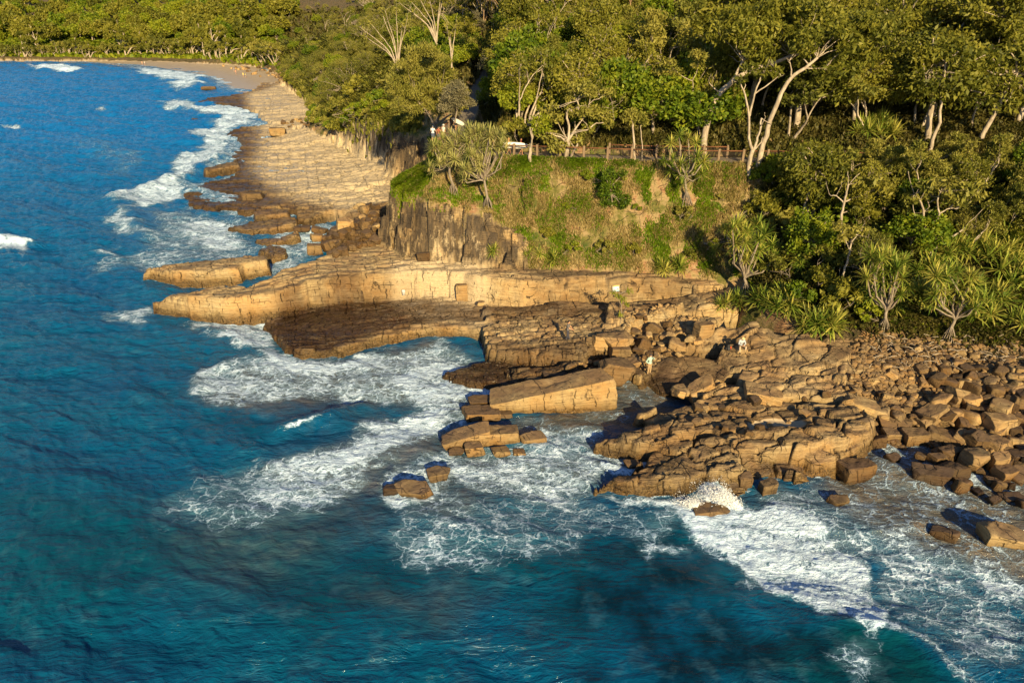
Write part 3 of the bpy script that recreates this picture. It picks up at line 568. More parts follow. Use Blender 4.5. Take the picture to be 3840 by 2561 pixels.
# ------------------------------------------------------------ ground lookup
GY = np.array(ROWS_Y); GU = np.array(ROWS_U)
def GH(x, y):
    x = np.asarray(x, float); y = np.asarray(y, float)
    u = np.clip(x / (y + 10.0), GU[0], GU[-1] - 1e-6)
    i = np.clip(np.searchsorted(GY, y) - 1, 0, len(GY) - 2); j = np.clip(np.searchsorted(GU, u) - 1, 0, len(GU) - 2)
    fy = np.clip((y - GY[i]) / (GY[i + 1] - GY[i]), 0, 1); fx = np.clip((u - GU[j]) / (GU[j + 1] - GU[j]), 0, 1)
    g = GZ
    return (g[i, j] * (1 - fx) + g[i, j + 1] * fx) * (1 - fy) + (g[i + 1, j] * (1 - fx) + g[i + 1, j + 1] * fx) * fy
def GM(A, x, y):
    u = np.asarray(x) / (np.asarray(y) + 10.0)
    i = np.clip(np.searchsorted(GY, y) - 1, 0, len(GY) - 1); j = np.clip(np.searchsorted(GU, u) - 1, 0, len(GU) - 1)
    return A[i, j]
_ts = np.concatenate([np.arange(32, 120, .2), np.arange(120, 900, 1.5)])
def hit(vx, vy):
    """ground point seen at a pixel of the photograph"""
    d = ray(vx, vy); y = _ts; x = d[0] / d[1] * y; zr = CAMZ + d[2] / d[1] * y
    g = np.maximum(GH(x, y), 0); b = np.nonzero(g >= zr)[0]
    if len(b) == 0: return None
    k = b[0]; return Vector((x[k], y[k], float(g[k])))
# ------------------------------------------------------------ mesh collector
class MB:
    def __init__(s): s.v = []; s.f = []; s.n = 0
    def add(s, v, f):
        v = np.asarray(v, np.float32); f = np.asarray(f, np.int64)
        s.v.append(v); s.f.append(f + s.n); s.n += len(v)
    def tube(s, pts, rad, k=6, cap=True):
        pts = np.asarray(pts, float); n = len(pts); t = np.gradient(pts, axis=0)
        t /= np.linalg.norm(t, axis=1)[:, None] + 1e-9
        a = np.array([.31, .17, .93]) if abs(t[0][2]) < .9 else np.array([.9, .3, .1])
        e = np.cross(t, a); e /= np.linalg.norm(e, axis=1)[:, None] + 1e-9; g = np.cross(t, e)
        th = np.arange(k) / k * 2 * math.pi
        ring = e[:, None, :] * np.cos(th)[None, :, None] + g[:, None, :] * np.sin(th)[None, :, None]
        rad = np.broadcast_to(np.asarray(rad, float), (n,))
        v = (pts[:, None, :] + ring * rad[:, None, None]).reshape(-1, 3)
        i = np.arange(n - 1)[:, None] * k; j = np.arange(k)[None, :]; j2 = (j + 1) % k
        f = np.stack([i + j, i + j2, i + k + j2, i + k + j], -1).reshape(-1, 4)
        if cap:
            v = np.vstack([v, pts[-1] + t[-1] * rad[-1] * .5]); c = len(v) - 1
            tf = np.stack([(n - 1) * k + np.arange(k), (n - 1) * k + (np.arange(k) + 1) % k, np.full(k, c), np.full(k, c)], -1)
            s.add(v, np.vstack([f, tf]))
        else: s.add(v, f)
    def box(s, c, h, rot=None):
        v = np.array([[i, j, k] for k in (-1, 1) for j in (-1, 1) for i in (-1, 1)], float) * np.array(h)
        if rot is not None: v = v @ np.array(rot).T
        s.add(v + np.array(c), [(0, 2, 3, 1), (4, 5, 7, 6), (0, 1, 5, 4), (2, 6, 7, 3), (0, 4, 6, 2), (1, 3, 7, 5)])
    def mesh(s, name, mat, smooth=True):
        v = np.vstack(s.v); f = np.vstack(s.f)
        me = bpy.data.meshes.new(name)
        # degenerate quads (c repeated) become triangles
        tri = f[:, 2] == f[:, 3]
        fl = [tuple(q[:3]) if t_ else tuple(q) for q, t_ in zip(f.tolist(), tri.tolist())] if tri.any() else None
        if fl is None: 
            bpy.data.meshes.remove(me); return mesh_np(name, v, f, [mat], smooth=smooth)
        me.from_pydata(v.tolist(), [], fl); me.polygons.foreach_set('use_smooth', np.full(len(fl), smooth)); me.materials.append(mat); me.update()
        return me
# ------------------------------------------------------------ plant materials
def mat_leaf(name, a, b, c, trans=.4, nscale=.5):
    N = NT(name); tc = N.n('TexCoord'); oi = N.n('ObjectInfo'); g = N.n('NewGeometry')
    off = N.n('VectorMath', {0: oi.outputs['Random'], 3: 91.0}, operation='SCALE').outputs[0]
    P = N.n('VectorMath', {0: tc.outputs['Object'], 1: off}, operation='ADD').outputs[0]
    n = N.noise(P, nscale, 2, .5); isl = g.outputs['Random Per Island']
    f = N.math('ADD', N.math('MULTIPLY', n, .7), N.math('ADD', N.math('MULTIPLY', isl, .30), N.math('MULTIPLY', oi.outputs['Random'], .32)))
    cc = N.ramp(f, [(.36, a), (.58, b), (.85, c)])
    N.set(N.b.inputs['Base Color'], cc); N.b.inputs['Roughness'].default_value = .55; N.b.inputs['Specular IOR Level'].default_value = .25
    tr = N.n('BsdfTranslucent', {'Color': cc}); mx = N.n('MixShader', {0: trans, 1: N.b.outputs[0], 2: tr.outputs[0]})
    N.t.links.new(mx.outputs[0], N.out.inputs['Surface']); return N.m
def mat_bark(name, a, b, sc=(3, 3, .8)):
    N = NT(name); g = N.n('NewGeometry'); P = g.outputs['Position']
    n = N.noise(N.map(P, sc), 1.6, 4, .65); n2 = N.noise(P, 1.2, 3)
    c = N.mix(N.mr(n, .38, .62), a, b); c = N.mix(N.mr(n2, .55, .75, 0, .55), c, (.10, .07, .05))
    finish(N, c, .85, n, .05, .5); return N.m
M_GUM = mat_leaf('gum_leaves', (.045, .058, .008), (.15, .16, .018), (.28, .26, .035))
M_GRN = mat_leaf('green_leaves', (.04, .085, .006), (.135, .20, .012), (.28, .30, .02))
M_OLV = mat_leaf('olive_leaves', (.06, .07, .012), (.185, .195, .030), (.32, .29, .06))
M_GRY = mat_leaf('banksia_leaves', (.075, .078, .045), (.17, .16, .09), (.27, .24, .14))
M_PAN = mat_leaf('pandanus_leaves', (.06, .11, .012), (.18, .25, .03), (.42, .38, .08), .25, 1.5)
M_PANP = mat_leaf('pale_pandanus_leaves', (.15, .18, .035), (.30, .31, .09), (.44, .40, .16), .25, 1.5)
M_DRY = mat_leaf('dry_grass', (.15, .13, .03), (.34, .265, .10), (.48, .38, .18), .4, .25)
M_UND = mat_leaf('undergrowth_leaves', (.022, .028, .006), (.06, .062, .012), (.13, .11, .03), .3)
M_LAWN = mat_leaf('lawn_leaves', (.09, .16, .008), (.16, .26, .012), (.26, .32, .02), .5)
M_BARK = mat_bark('pale_bark', (.44, .37, .29), (.25, .20, .15))
M_BARKB = mat_bark('brown_bark', (.32, .21, .12), (.18, .11, .065))
M_BARKG = mat_bark('grey_bark', (.27, .225, .18), (.15, .12, .09))
# ------------------------------------------------------------ foliage builders
def rdir(rg, n):
    v = rg.normal(size=(n, 3)); return v / (np.linalg.norm(v, axis=1)[:, None] + 1e-9)
def leaves(mb, rg, cen, rad, n, size, up=0.0, asp=.42, shell=.55, droop=0.0):
    """n leaf blades in the shell of the ellipsoid cen, rad"""
    d = rdir(rg, n); r = shell + (1 - shell) * rg.random(n) ** .6
    r = r * (1 + .18 * rg.normal(size=n))
    p = np.array(cen) + d * r[:, None] * np.array(rad)
    a = rdir(rg, n) + d * .5 + np.array([0, 0, up - droop]); a /= np.linalg.norm(a, axis=1)[:, None] + 1e-9
    b = np.cross(a, rdir(rg, n)); b /= np.linalg.norm(b, axis=1)[:, None] + 1e-9
    s = size * (.6 + .8 * rg.random(n)); a = a * s[:, None]; b = b * (s * asp)[:, None]
    v = np.stack([p - a, p + b - a * .1, p + a, p - b - a * .1], 1).reshape(-1, 3)
    mb.add(v, np.arange(n * 4).reshape(-1, 4))
def wob(rg, p0, p1, n, amp):
    p0, p1 = np.array(p0, float), np.array(p1, float); t = np.linspace(0, 1, n)[:, None]
    p = p0 + (p1 - p0) * t; L = np.linalg.norm(p1 - p0)
    o = np.cumsum(rg.normal(size=(n, 3)), 0) * amp * L / n ** .5; o -= o[0] + (o[-1] - o[0]) * t
    return p + o
def crown_tree(rg, h, w, nb, nl, size, leafmat, barkmat, tname, up=0., asp=.42, stems=1, droop=0., flat=.75, bare=.35, twig=True):
    """returns list of (part name, mesh)"""
    tb, lb = MB(), MB(); ends = []
    for s in range(stems):
        lean = rg.normal(size=2) * (.10 if stems == 1 else .3) * w
        top = np.array([lean[0], lean[1], h * (bare + .25)])
        pts = wob(rg, (rg.normal() * .1 * (stems > 1), rg.normal() * .1 * (stems > 1), -.4), top, 7, .06)
        tb.tube(pts, np.linspace(.030 * h / stems ** .5, .016 * h / stems ** .5, 7), 6, False); ends.append(pts[-1])
    for b in range(nb):
        th = b * 2.4 + rg.random(); q = ((b + .5) / nb) ** .5 if b else 0
        rr = w * .5 * (.25 + .6 * q)
        zc_ = h * (1 - .28 * q ** 2 * 1.2) - h * (1 - bare) * .22 - rg.random() * h * .22
        br = w * (.10 + .10 * rg.random()) * (1.15 if q < .5 else 1)
        c = np.array([math.cos(th) * rr, math.sin(th) * rr, zc_]) + rg.normal(size=3) * w * .04
        leaves(lb, rg, c, (br, br, br * flat), int(nl / nb), size, up, asp, droop=droop)
        if twig:
            e = ends[b % len(ends)] * np.array([1, 1, .8 + .2 * rg.random()])
            tb.tube(wob(rg, e, c + np.array([0, 0, br * .2]), 5, .1), np.linspace(.014 * h, .005 * h, 5), 4, False)
    return [('trunk', tb.mesh('trunk', barkmat)), ('crown', lb.mesh('crown', leafmat, False))]
def place(name, parts, loc, rz=0, sc=(1, 1, 1), **props):
    r = bpy.data.objects.new(name, None); col.objects.link(r); r.location = loc; r.rotation_euler = (0, 0, rz); r.scale = sc
    r.empty_display_size = .3
    for k, v in props.items(): r[k] = v
    for n, me in parts:
        o = bpy.data.objects.new(n, me); col.objects.link(o); o.parent = r
    return r
def where_words(vx, vy):
    return None
def project(x, y, z):
    zz = z - CAMZ; dep = cp * y - sp * zz; u = sp * y + cp * zz
    return (F * x / dep + 1920) / K, (1280.5 - F * u / dep) / K
# ------------------------------------------------------------ plants
rg = np.random.default_rng(11); rnd = random.Random(7)
def pin(px, py, P):
    c = False; n = len(P)
    for i in range(n):
        (ax, ay), (bx, by) = P[i], P[(i + 1) % n]
        if (ay > py) != (by > py) and px < (bx - ax) * (py - ay) / (by - ay) + ax: c = not c
    return c
GUMS = [crown_tree(rg, 10, 8.5, 38, 5000, .24, M_GUM, M_BARK, 'gum', droop=.5, bare=.45) for _ in range(4)]
GRNS = [crown_tree(rg, 7, 7, 34, 4800, .21, M_GRN, M_BARKG, 'grn', bare=.2, asp=.6) for _ in range(4)]
OLVS = [crown_tree(rg, 7, 7, 34, 4800, .20, M_OLV, M_BARKG, 'olv', up=.7, asp=.25, bare=.2, stems=3) for _ in range(4)]
BNKS = [crown_tree(rg, 5.5, 4.5, 14, 2300, .22, M_GRY, M_BARKG, 'bnk', up=.4, asp=.3, bare=.25, stems=2) for _ in range(3)]
FARS = [crown_tree(rg, 13, 12, 40, 2500, .62, M_GUM, M_BARK, 'far', bare=.4, asp=.7) for _ in range(4)]
FARG = [crown_tree(rg, 12, 12, 36, 2500, .6, M_GRN, M_BARK, 'farg', bare=.3, asp=.7) for _ in range(3)]
SHRB = [crown_tree(rg, 1.9, 2.4, 9, 1100, .15, m, M_BARKG, 'shr', up=.3, asp=.5, bare=.05, stems=3) for m in (M_GRN, M_OLV, M_GUM)]
def pale_tree(rg, h, w, ns, lean, leafmat, nl=1500, lsize=.2, barkmat=None, depth=3, r0=.02):
    """many pale stems that fork upwards with a thin canopy on top"""
    tb, lb = MB(), MB()
    def grow(p, d, L, r, lv):
        n = 6; pts = [p]
        for i in range(n):
            d = d + rg.normal(size=3) * .13 + np.array([0, 0, .03]); d /= np.linalg.norm(d); pts.append(pts[-1] + d * L / n)
        r1 = r * .62; tb.tube(pts, np.linspace(r, r1, n + 1), 6 if lv > 1 else 4, lv == 0)
        if lv <= 1:
            leaves(lb, rg, pts[-1], (w * .11, w * .11, w * .07), int(nl / (ns * 2.3 ** depth) * (1.6 if lv == 0 else .6)) + 3, lsize, .2, .4)
        if lv > 0:
            for k in range(2 + (rg.random() < .4)):
                dd = d + rg.normal(size=3) * .42; dd[2] = max(dd[2], .12); dd /= np.linalg.norm(dd)
                grow(pts[-1 - (k == 2) * 2], dd, L * (.62 + .2 * rg.random()), r1 * .85, lv - 1)
    for s in range(ns):
        a = rg.random() * 6.28; d = np.array([math.cos(a) * .35 + lean[0], math.sin(a) * .35 + lean[1], 1.0]) if ns > 1 else np.array([lean[0], lean[1], 1.])
        grow(np.array([math.cos(a) * .12 * (ns > 1), math.sin(a) * .12 * (ns > 1), -.4]), d / np.linalg.norm(d), h * .36, h * r0 * (1 if ns < 3 else .75), depth)
    return [('trunk', tb.mesh('trunk', barkmat or M_BARK)), ('crown', lb.mesh('crown', leafmat, False))]
PALE = [pale_tree(rg, 9, 7, 1, (.25, -.1), M_OLV, 2000), pale_tree(rg, 8, 7, 2, (-.2, -.1), M_OLV, 1800), pale_tree(rg, 9, 8, 5, (-.25, 0), M_OLV, 900, depth=2), pale_tree(rg, 11, 8, 6, (-.15, .1), M_GUM, 700, depth=2)]
SHORE = [pale_tree(rg, 12, 8, 4, (-.1, -.3), M_OLV, 900, .5, depth=2, r0=.034), pale_tree(rg, 14, 9, 2, (.1, -.2), M_GUM, 1100, .5, depth=2, r0=.03), pale_tree(rg, 11, 8, 5, (.2, -.3), M_OLV, 900, .5, depth=2, r0=.034)]
TALL = [pale_tree(rg, 17, 7, 1, (a, 0), M_GUM, 900, .25, M_BARKB if i % 2 else M_BARK, 3, .012) for i, a in enumerate((.05, -.1, .15, -.2))]
def rosette(mb, rg, c, n, L, wd=.05, axis=(0, 0, 1)):
    ax = np.array(axis, float); ax /= np.linalg.norm(ax)
    for i in range(n):
        a = i * 2.399; e = .2 + 1.85 * (i / n) ** .9 + rg.normal() * .08      # inner blades upright, outer ones flat or hanging
        h = np.array([math.cos(a), math.sin(a), 0.]); d = ax * math.cos(e) + h * math.sin(e); l = L * (.8 + .35 * rg.random())
        side = np.cross(d, ax); side /= np.linalg.norm(side) + 1e-9
        p = np.array(c, float); q = [p]
        for k, s in enumerate((.4, .35, .3)):
            p = p + d * l * s; q.append(p); d = d + np.array([0, 0, -.10 - .16 * k]); d /= np.linalg.norm(d)
        ws = [wd * .8, wd, wd * .75, .004]; v = []
        for pt, w_ in zip(q, ws): v += [pt - side * w_, pt + side * w_]
        mb.add(v, [(0, 1, 3, 2), (2, 3, 5, 4), (4, 5, 7, 6)])
def head_mesh(rg, n=46, L=1.15, mat=None, skirt=True):
    m = MB(); rosette(m, rg, (0, 0, 0), n, L)
    return m.mesh('leaf_head', mat or M_PAN, False)
HEADS = [head_mesh(rg) for _ in range(4)]; HEADP = [head_mesh(rg, mat=M_PANP) for _ in range(3)]
def skirt_mesh(rg):
    m = MB()
    for i in range(16):
        a = rg.random() * 6.28; l = .5 + .5 * rg.random(); r = .12
        p = np.array([math.cos(a) * r, math.sin(a) * r, -.1]); q = p + np.array([math.cos(a) * .22, math.sin(a) * .22, -l]); s = np.array([-math.sin(a), math.cos(a), 0]) * .03
        m.add([p - s, p + s, q + s * .6, q - s * .6], [(0, 1, 2, 3)])
    return m.mesh('dead_leaves', M_DRY, False)
SKIRT = skirt_mesh(rg)
def more(h, k=1):
    q_ = random.Random(len(h)); return list(h) + [Vector(p) + Vector((q_.uniform(-.7, .7), q_.uniform(-.8, .5), q_.uniform(-.6, .5))) for p in h for _ in range(k)]
def pandanus(base, heads, label, trunk_mid=None, mat=HEADS, hs=1.0, group=None, root_h=1.2, name='pandanus_tree'):
    """base, heads: world points"""
    base = Vector(base); r = bpy.data.objects.new(name, None); col.objects.link(r); r.location = base; r.empty_display_size = .3
    r['label'] = label; r['category'] = 'pandanus'
    if group: r['group'] = group
    H_ = [np.array(h) - np.array(base) for h in heads]; cen = np.mean(H_, 0)
    tb = MB(); fork = np.array(trunk_mid) - np.array(base) if trunk_mid is not None else np.array([cen[0] * .45, cen[1] * .5, max(root_h * 1.3, cen[2] * .45)])
    st = np.array([fork[0] * .25, fork[1] * .25, root_h * .75])
    tb.tube([st, (st + fork) / 2 + rg.normal(size=3) * .06, fork], [.13, .12, .11], 7)
    for h in H_:
        L = np.linalg.norm(h - fork); mid = fork * .5 + h * .5 + np.array([0, 0, -.10 * L]) + rg.normal(size=3) * .08 * L
        tb.tube([fork, fork * .75 + mid * .25 + np.array([0, 0, .05 * L]), mid, h], [.09, .08, .07, .06], 5)
    link('trunk', tb.mesh('trunk', M_BARKG), r)
    rb = MB()
    for i in range(13):
        a = i / 13 * 6.28 + rg.random() * .2; rr = .45 + .2 * rg.random()
        rb.tube([st + np.array([0, 0, .25 - .03 * (i % 4)]), np.array([math.cos(a) * rr * .55 + st[0] * .6, math.sin(a) * rr * .55, root_h * .38]), np.array([math.cos(a) * rr, math.sin(a) * rr, -.3])], [.045, .04, .045], 4, False)
    link('prop_roots', rb.mesh('prop_roots', M_BARKG), r)
    for h in H_:
        o = link('leaf_head', rnd.choice(mat), r); o.location = h; s = hs * rnd.uniform(.82, 1.15); o.scale = (s, s, s); o.rotation_euler = (rnd.uniform(-.3, .3), rnd.uniform(-.3, .3), rnd.uniform(0, 6.28))
        k = link('dead_leaves', SKIRT, o); k.scale = (.75, .75, .6)
    return r
def pand_shrub(base, n, label, spread=.8, mat=HEADS, hs=.9, group='low pandanus clumps'):
    r = bpy.data.objects.new('pandanus_clump', None); col.objects.link(r); r.location = base; r['label'] = label; r['category'] = 'pandanus'; r['group'] = group; r.empty_display_size = .3
    for i in range(n):
        o = link('leaf_head', rnd.choice(mat), r); a = i * 2.4; q = spread * (i / n) ** .5
        o.location = (math.cos(a) * q, math.sin(a) * q * .6, .2 + (1 - q / (spread + .1)) * .5 + rnd.random() * .3); s = hs * rnd.uniform(.8, 1.2); o.scale = (s, s, s)
        o.rotation_euler = (rnd.uniform(-.35, .35), rnd.uniform(-.35, .35), rnd.uniform(0, 6.28))
    return r
NPL = {}
def scatter(poly, protos, space, n, smin, smax, label, group, name, cat='tree', avoid=None, pathclear=2.0, seed=1, maxy=None, ysq=1.0, tries=30):
    q = random.Random(seed); x0, x1 = min(p[0] for p in poly), max(p[0] for p in poly); y0, y1 = min(p[1] for p in poly), max(p[1] for p in poly)
    out = []; pts = []
    for _ in range(n * tries):
        if len(out) >= n: break
        vx, vy = q.uniform(x0, x1), y0 + (y1 - y0) * q.random() ** ysq
        if not pin(vx, vy, poly) or (avoid and any(pin(vx, vy, a) for a in avoid)): continue
        p = hit(vx, vy)
        if p is None or p.z < 1.5 or not GM(G_HILL, p.x, p.y) or GM(G_PD, p.x, p.y) < pathclear: continue
        if any((p.x - a.x) ** 2 + (p.y - a.y) ** 2 < space * space for a in pts): continue
        pts.append(p); s = q.uniform(smin, smax)
        out.append(place(name, q.choice(protos), p - Vector((0, 0, .1)), q.uniform(0, 6.28), (s * q.uniform(.9, 1.1), s * q.uniform(.9, 1.1), s * q.uniform(.85, 1.15)), label=label, category=cat, group=group))
    NPL[name + '|' + group] = len(out)
    return out
# far hill across the bay
scatter([(-40,0),(690,0),(660,60),(640,112),(560,112),(-40,108)], FARS, 7.0, 125, .5, 1.35, 'olive-green gum with a rounded crown in the forest on the far hill behind the bay', 'gums on the far hill', 'gum_tree', seed=1)
scatter([(-40,0),(690,0),(660,60),(640,100),(-40,98)], FARG, 7.0, 140, .5, 1.25, 'darker green broad-crowned tree in the forest on the far hill behind the bay', 'dark trees on the far hill', 'forest_tree', seed=2)
# trees lining the beach
q = random.Random(4)
for i in range(44):
    vx = -10 + i * 15 + q.uniform(-9, 9); vy = 132.5 + q.uniform(-2.5, .5) + (max(0, vx - 380) / 240) ** 2 * 16 + q.uniform(-3, 1)
    p = hit(vx, vy)
    if p: 
        s = q.uniform(.55, 1.4); place('paperbark_tree', q.choice(SHORE), p - Vector((0, 0, .2)), q.uniform(-.6, .6), (s, s, s), label='pale-trunked spreading paperbark in the row along the back of the far beach', category='tree', group='paperbarks lining the far beach')
for vx, vy, s, lb in ((280,112,1.7,'tallest pale gum standing well left of the beach row'),(468,128,1.75,'big white-trunked gum above the middle of the far beach'),(497,126,1.9,'big white gum beside another one above the far beach sand'),(90,115,1.5,'pale gum alone on the dark slope at the left end of the bay'),(325,120,1.2,'leaning pale gum over the left part of the far beach')):
    p = hit(vx, vy); place('white_gum', SHORE[1], p, .4 + vx, (s * .8, s * .8, s), label=lb, category='tree')
# green slope between the bay and the headland
R2 = [(600,0),(1000,0),(1010,90),(900,120),(850,165),(790,215),(770,255),(745,285),(715,262),(725,232),(660,185),(640,140),(600,120)]
scatter(R2, OLVS + GRNS[:2], 4.2, 130, .5, .95, 'low wind-clipped olive tree on the slope above the rock platform', 'low trees on the slope above the platform', 'coastal_tree', seed=5)
scatter([(780,0),(1040,0),(1040,130),(940,150),(860,140),(800,90)], PALE[2:], 4.5, 24, .6, 1.0, 'bare pale multi-stemmed tree in the thicket of bare stems left of the tall trunks', 'thicket of bare pale stems', 'bare_tree', seed=61)
scatter(R2, PALE[2:], 8, 30, .5, .85, 'bare pale multi-stemmed tree rising out of the low trees above the platform', 'bare pale trees above the platform', 'bare_tree', seed=6, ysq=.7)
scatter([(640,150),(760,300),(800,300),(880,200),(900,260),(780,318),(735,300),(700,285),(712,262),(690,215),(640,175)], SHRB + SHRB[:1], 2.0, 60, .9, 1.7, 'low shrub on the edge of the scrub above the rock platform', 'shrubs fringing the platform', 'shrub', 'shrub', seed=7)
# forest behind the path
R3 = [(940,0),(1720,0),(1640,340),(1420,352),(1200,335),(1150,290),(1120,200),(1085,190),(1070,170),(900,150),(880,110)]
GUL = [[(1040,190),(1130,190),(1125,300),(1020,330)], [(940,0),(1250,0),(1250,85),(960,90)]]
scatter(R3, GRNS, 3.8, 95, .5, .95, 'leafy bright green tree in the thicket behind the cliff path', 'bright green trees behind the path', 'broadleaf_tree', seed=8, avoid=GUL, pathclear=3.2)
scatter(R3, GUMS + OLVS, 4.2, 85, .5, .9, 'olive-green gum in the thicket behind the cliff path', 'gums behind the path', 'gum_tree', seed=9, avoid=GUL, pathclear=3.5)
scatter([(1040,60),(1200,60),(1240,200),(1180,230),(1130,180),(1050,170)], BNKS, 2.6, 14, .7, 1.0, 'silvery banksia with upright candles above the bend in the path', 'silvery banksias above the path', 'banksia', seed=10)
scatter([(980,40),(1240,40),(1240,95),(1000,105)], TALL, 2.2, 34, .6, .8, 'tall thin bare trunk in the stand at the top edge above the lookout', 'tall thin trunks above the lookout', 'gum_sapling', seed=12)
scatter([(1360,40),(1640,40),(1620,110),(1380,100)], TALL, 3.2, 22, .6, .8, 'tall thin trunk rising above the bright green trees', 'tall trunks above the green trees', 'gum_sapling', seed=13)
# tall trees on the right
R4 = [(1640,0),(2400,0),(2400,370),(1900,350),(1820,330),(1700,250)]
scatter(R4, GUMS, 4.3, 78, .75, 1.25, 'big olive-green gum on the shaded slope above the right end of the path', 'big gums above the path', 'gum_tree', seed=14, pathclear=3.5)
scatter(R4, PALE[:2], 4.5, 40, .8, 1.2, 'twisted pale paperbark among the big gums above the path', 'paperbarks above the path', 'paperbark_tree', seed=15, pathclear=3)
# hillside between the path and the boulder beach
R5 = [(1740,395),(2400,400),(2400,560),(2180,570),(1990,590),(1960,660),(2000,745),(1900,745),(1800,700),(1730,640),(1700,560)]
scatter(R5, SHRB, 2.1, 110, .8, 1.5, 'low leafy shrub on the shaded hillside between path and boulder beach', 'shrubs on the shaded hillside', 'shrub', 'shrub', seed=16)
scatter([(1760,395),(2400,400),(2400,590),(2200,570),(1960,640),(1820,600),(1780,480)], OLVS + GRNS + GUMS[:2] + GUMS[:2], 3.4, 46, .38, .7, 'small spreading tree on the hillside below the right end of the path', 'small trees below the path', 'coastal_tree', seed=17)
scatter([(1980,420),(2400,400),(2400,640),(2250,640),(2080,520)], PALE[:2], 3.4, 16, .5, .75, 'contorted white-limbed paperbark on the slope under the path', 'contorted paperbarks below the path', 'paperbark_tree', seed=18)
# ---- grown after the photograph: trunks that can be told apart
def vtree(name, label, y, stems, blobs, leafmat=M_GUM, barkmat=M_BARK, lsize=.24, dens=1.0, cat='tree', droop=.4, up=0.0, asp=.4, seed=3, twigs=True):
    q = np.random.default_rng(seed)
    bx, by = stems[0][0][0]; base = VY(bx, by, y); g = hit(bx, by)
    if g is not None and abs(g.y - y) < 12: y = g.y; base = g
    r = bpy.data.objects.new(name, None); col.objects.link(r); r.location = base; r['label'] = label; r['category'] = cat; r.empty_display_size = .3
    tb, lb = MB(), MB(); B = np.array(base); ends = []
    for pts, r0, r1 in stems:
        P = []
        for i, p in enumerate(pts):
            yy = y + (p[2] if len(p) > 2 else 0); P.append(np.array(VY(p[0], p[1], yy)) - B)
        P = np.array(P)
        if stems[0][0] is pts: P[0][2] -= .4
        # smooth
        n = len(P); t = np.linspace(0, n - 1, (n - 1) * 3 + 1); c = np.stack([np.interp(t, range(n), P[:, k]) for k in range(3)], 1)
        c[1:-1] = (c[:-2] + 2 * c[1:-1] + c[2:]) / 4; c[1:-1] += q.normal(size=c[1:-1].shape) * .03
        tb.tube(c, np.linspace(r0, r1, len(c)), 8)
        ends += [c[-1], c[-3]]
        if twigs:
            for k in range(2):
                e = c[-1 - k * 2]; d = q.normal(size=3) * .5 + np.array([0, 0, .5]); tb.tube(wob(q, e, e + d * (1.1 + 8 * r1), 5, .12), np.linspace(r1 * .7, r1 * .25 + .008, 5), 4)
    for b in blobs:
        vx, vy, rv = b[:3]; dy = b[3] if len(b) > 3 else 0
        c = np.array(VY(vx, vy, y + dy)) - B; rr = rv * K / F * (y + dy) * 1.05
        leaves(lb, q, c, (rr, rr, rr * .72), int(90 * dens * (rr / .8) ** 2 / (lsize / .24) ** 2) + 30, lsize, up, asp, shell=.35, droop=droop)
        e = min(ends, key=lambda k: np.linalg.norm(k - c))
        if np.linalg.norm(e - c) < 5: tb.tube(wob(q, e, c, 5, .1), np.linspace(.05, .02, 5), 4)
    link('trunk', tb.mesh('trunk', barkmat), r)
    if blobs: link('crown', lb.mesh('crown', leafmat, False), r)
    return r
def blobfield(poly, n, r0, r1, dy=(-2, 2), seed=1):
    q = random.Random(seed); o = []
    xs = [p[0] for p in poly]; ys_ = [p[1] for p in poly]
    while len(o) < n:
        a, b = q.uniform(min(xs), max(xs)), q.uniform(min(ys_), max(ys_))
        if pin(a, b, poly): o.append((a, b, q.uniform(r0, r1), q.uniform(*dy)))
    return o
vtree('white_gum', 'thick smooth white gum arching right over the railing, leftmost of the three leaning trunks', 67, [([(1615,360),(1619,300),(1634,243),(1655,212),(1680,187),(1727,157),(1767,150),(1807,132),(1850,118)], .34, .13), ([(1680,187),(1695,160),(1705,140)], .16, .07), ([(1655,212),(1640,205),(1628,190)], .07, .03), ([(1700,172),(1760,160),(1792,172)], .08, .03)],
      blobfield([(1655,10),(1900,0),(1990,60),(1960,120),(1880,110),(1800,140),(1700,110),(1650,140),(1640,60)], 58, 20, 34, (-1, 5), 1), seed=1)
vtree('white_gum', 'slim forked pale gum in front of the railing, middle of the three leaning trunks', 64, [([(1719,410),(1722,365),(1728,345)], .22, .19), ([(1728,345),(1718,320),(1721,267),(1711,217),(1699,190)], .15, .06), ([(1721,267),(1732,217),(1748,173),(1757,165)], .10, .05), ([(1728,345),(1738,325),(1744,300),(1748,272)], .13, .08), ([(1732,217),(1770,190),(1792,172)], .07, .03)],
      [(1700,185,16),(1750,168,18),(1725,160,20),(1780,165,16)], dens=.6, seed=2)
vtree('white_gum', 'straight grey-white gum slanting up to the right, rightmost of the three leaning trunks', 66, [([(1737,380),(1754,327),(1767,277),(1794,213),(1817,177),(1850,157),(1877,133)], .27, .12), ([(1817,177),(1817,160),(1812,140)], .09, .04), ([(1850,157),(1890,158)], .06, .03)],
      blobfield([(1830,60),(2000,40),(2050,90),(1960,160),(1900,170),(1860,130),(1820,120)], 30, 18, 30, (-1, 4), 2), seed=3)
vtree('paperbark_tree', 'tall thin twisted white paperbark in the dark forest right of centre', 68, [([(2133,357),(2141,320),(2157,283),(2159,240),(2164,200),(2172,143)], .2, .07), ([(2159,228),(2140,215),(2131,190),(2125,175)], .1, .05), ([(2131,200),(2114,223)], .05, .02)], blobfield([(2100,120),(2210,100),(2260,180),(2190,220),(2110,180)], 16, 16, 28, (-1, 3), 3), seed=4)
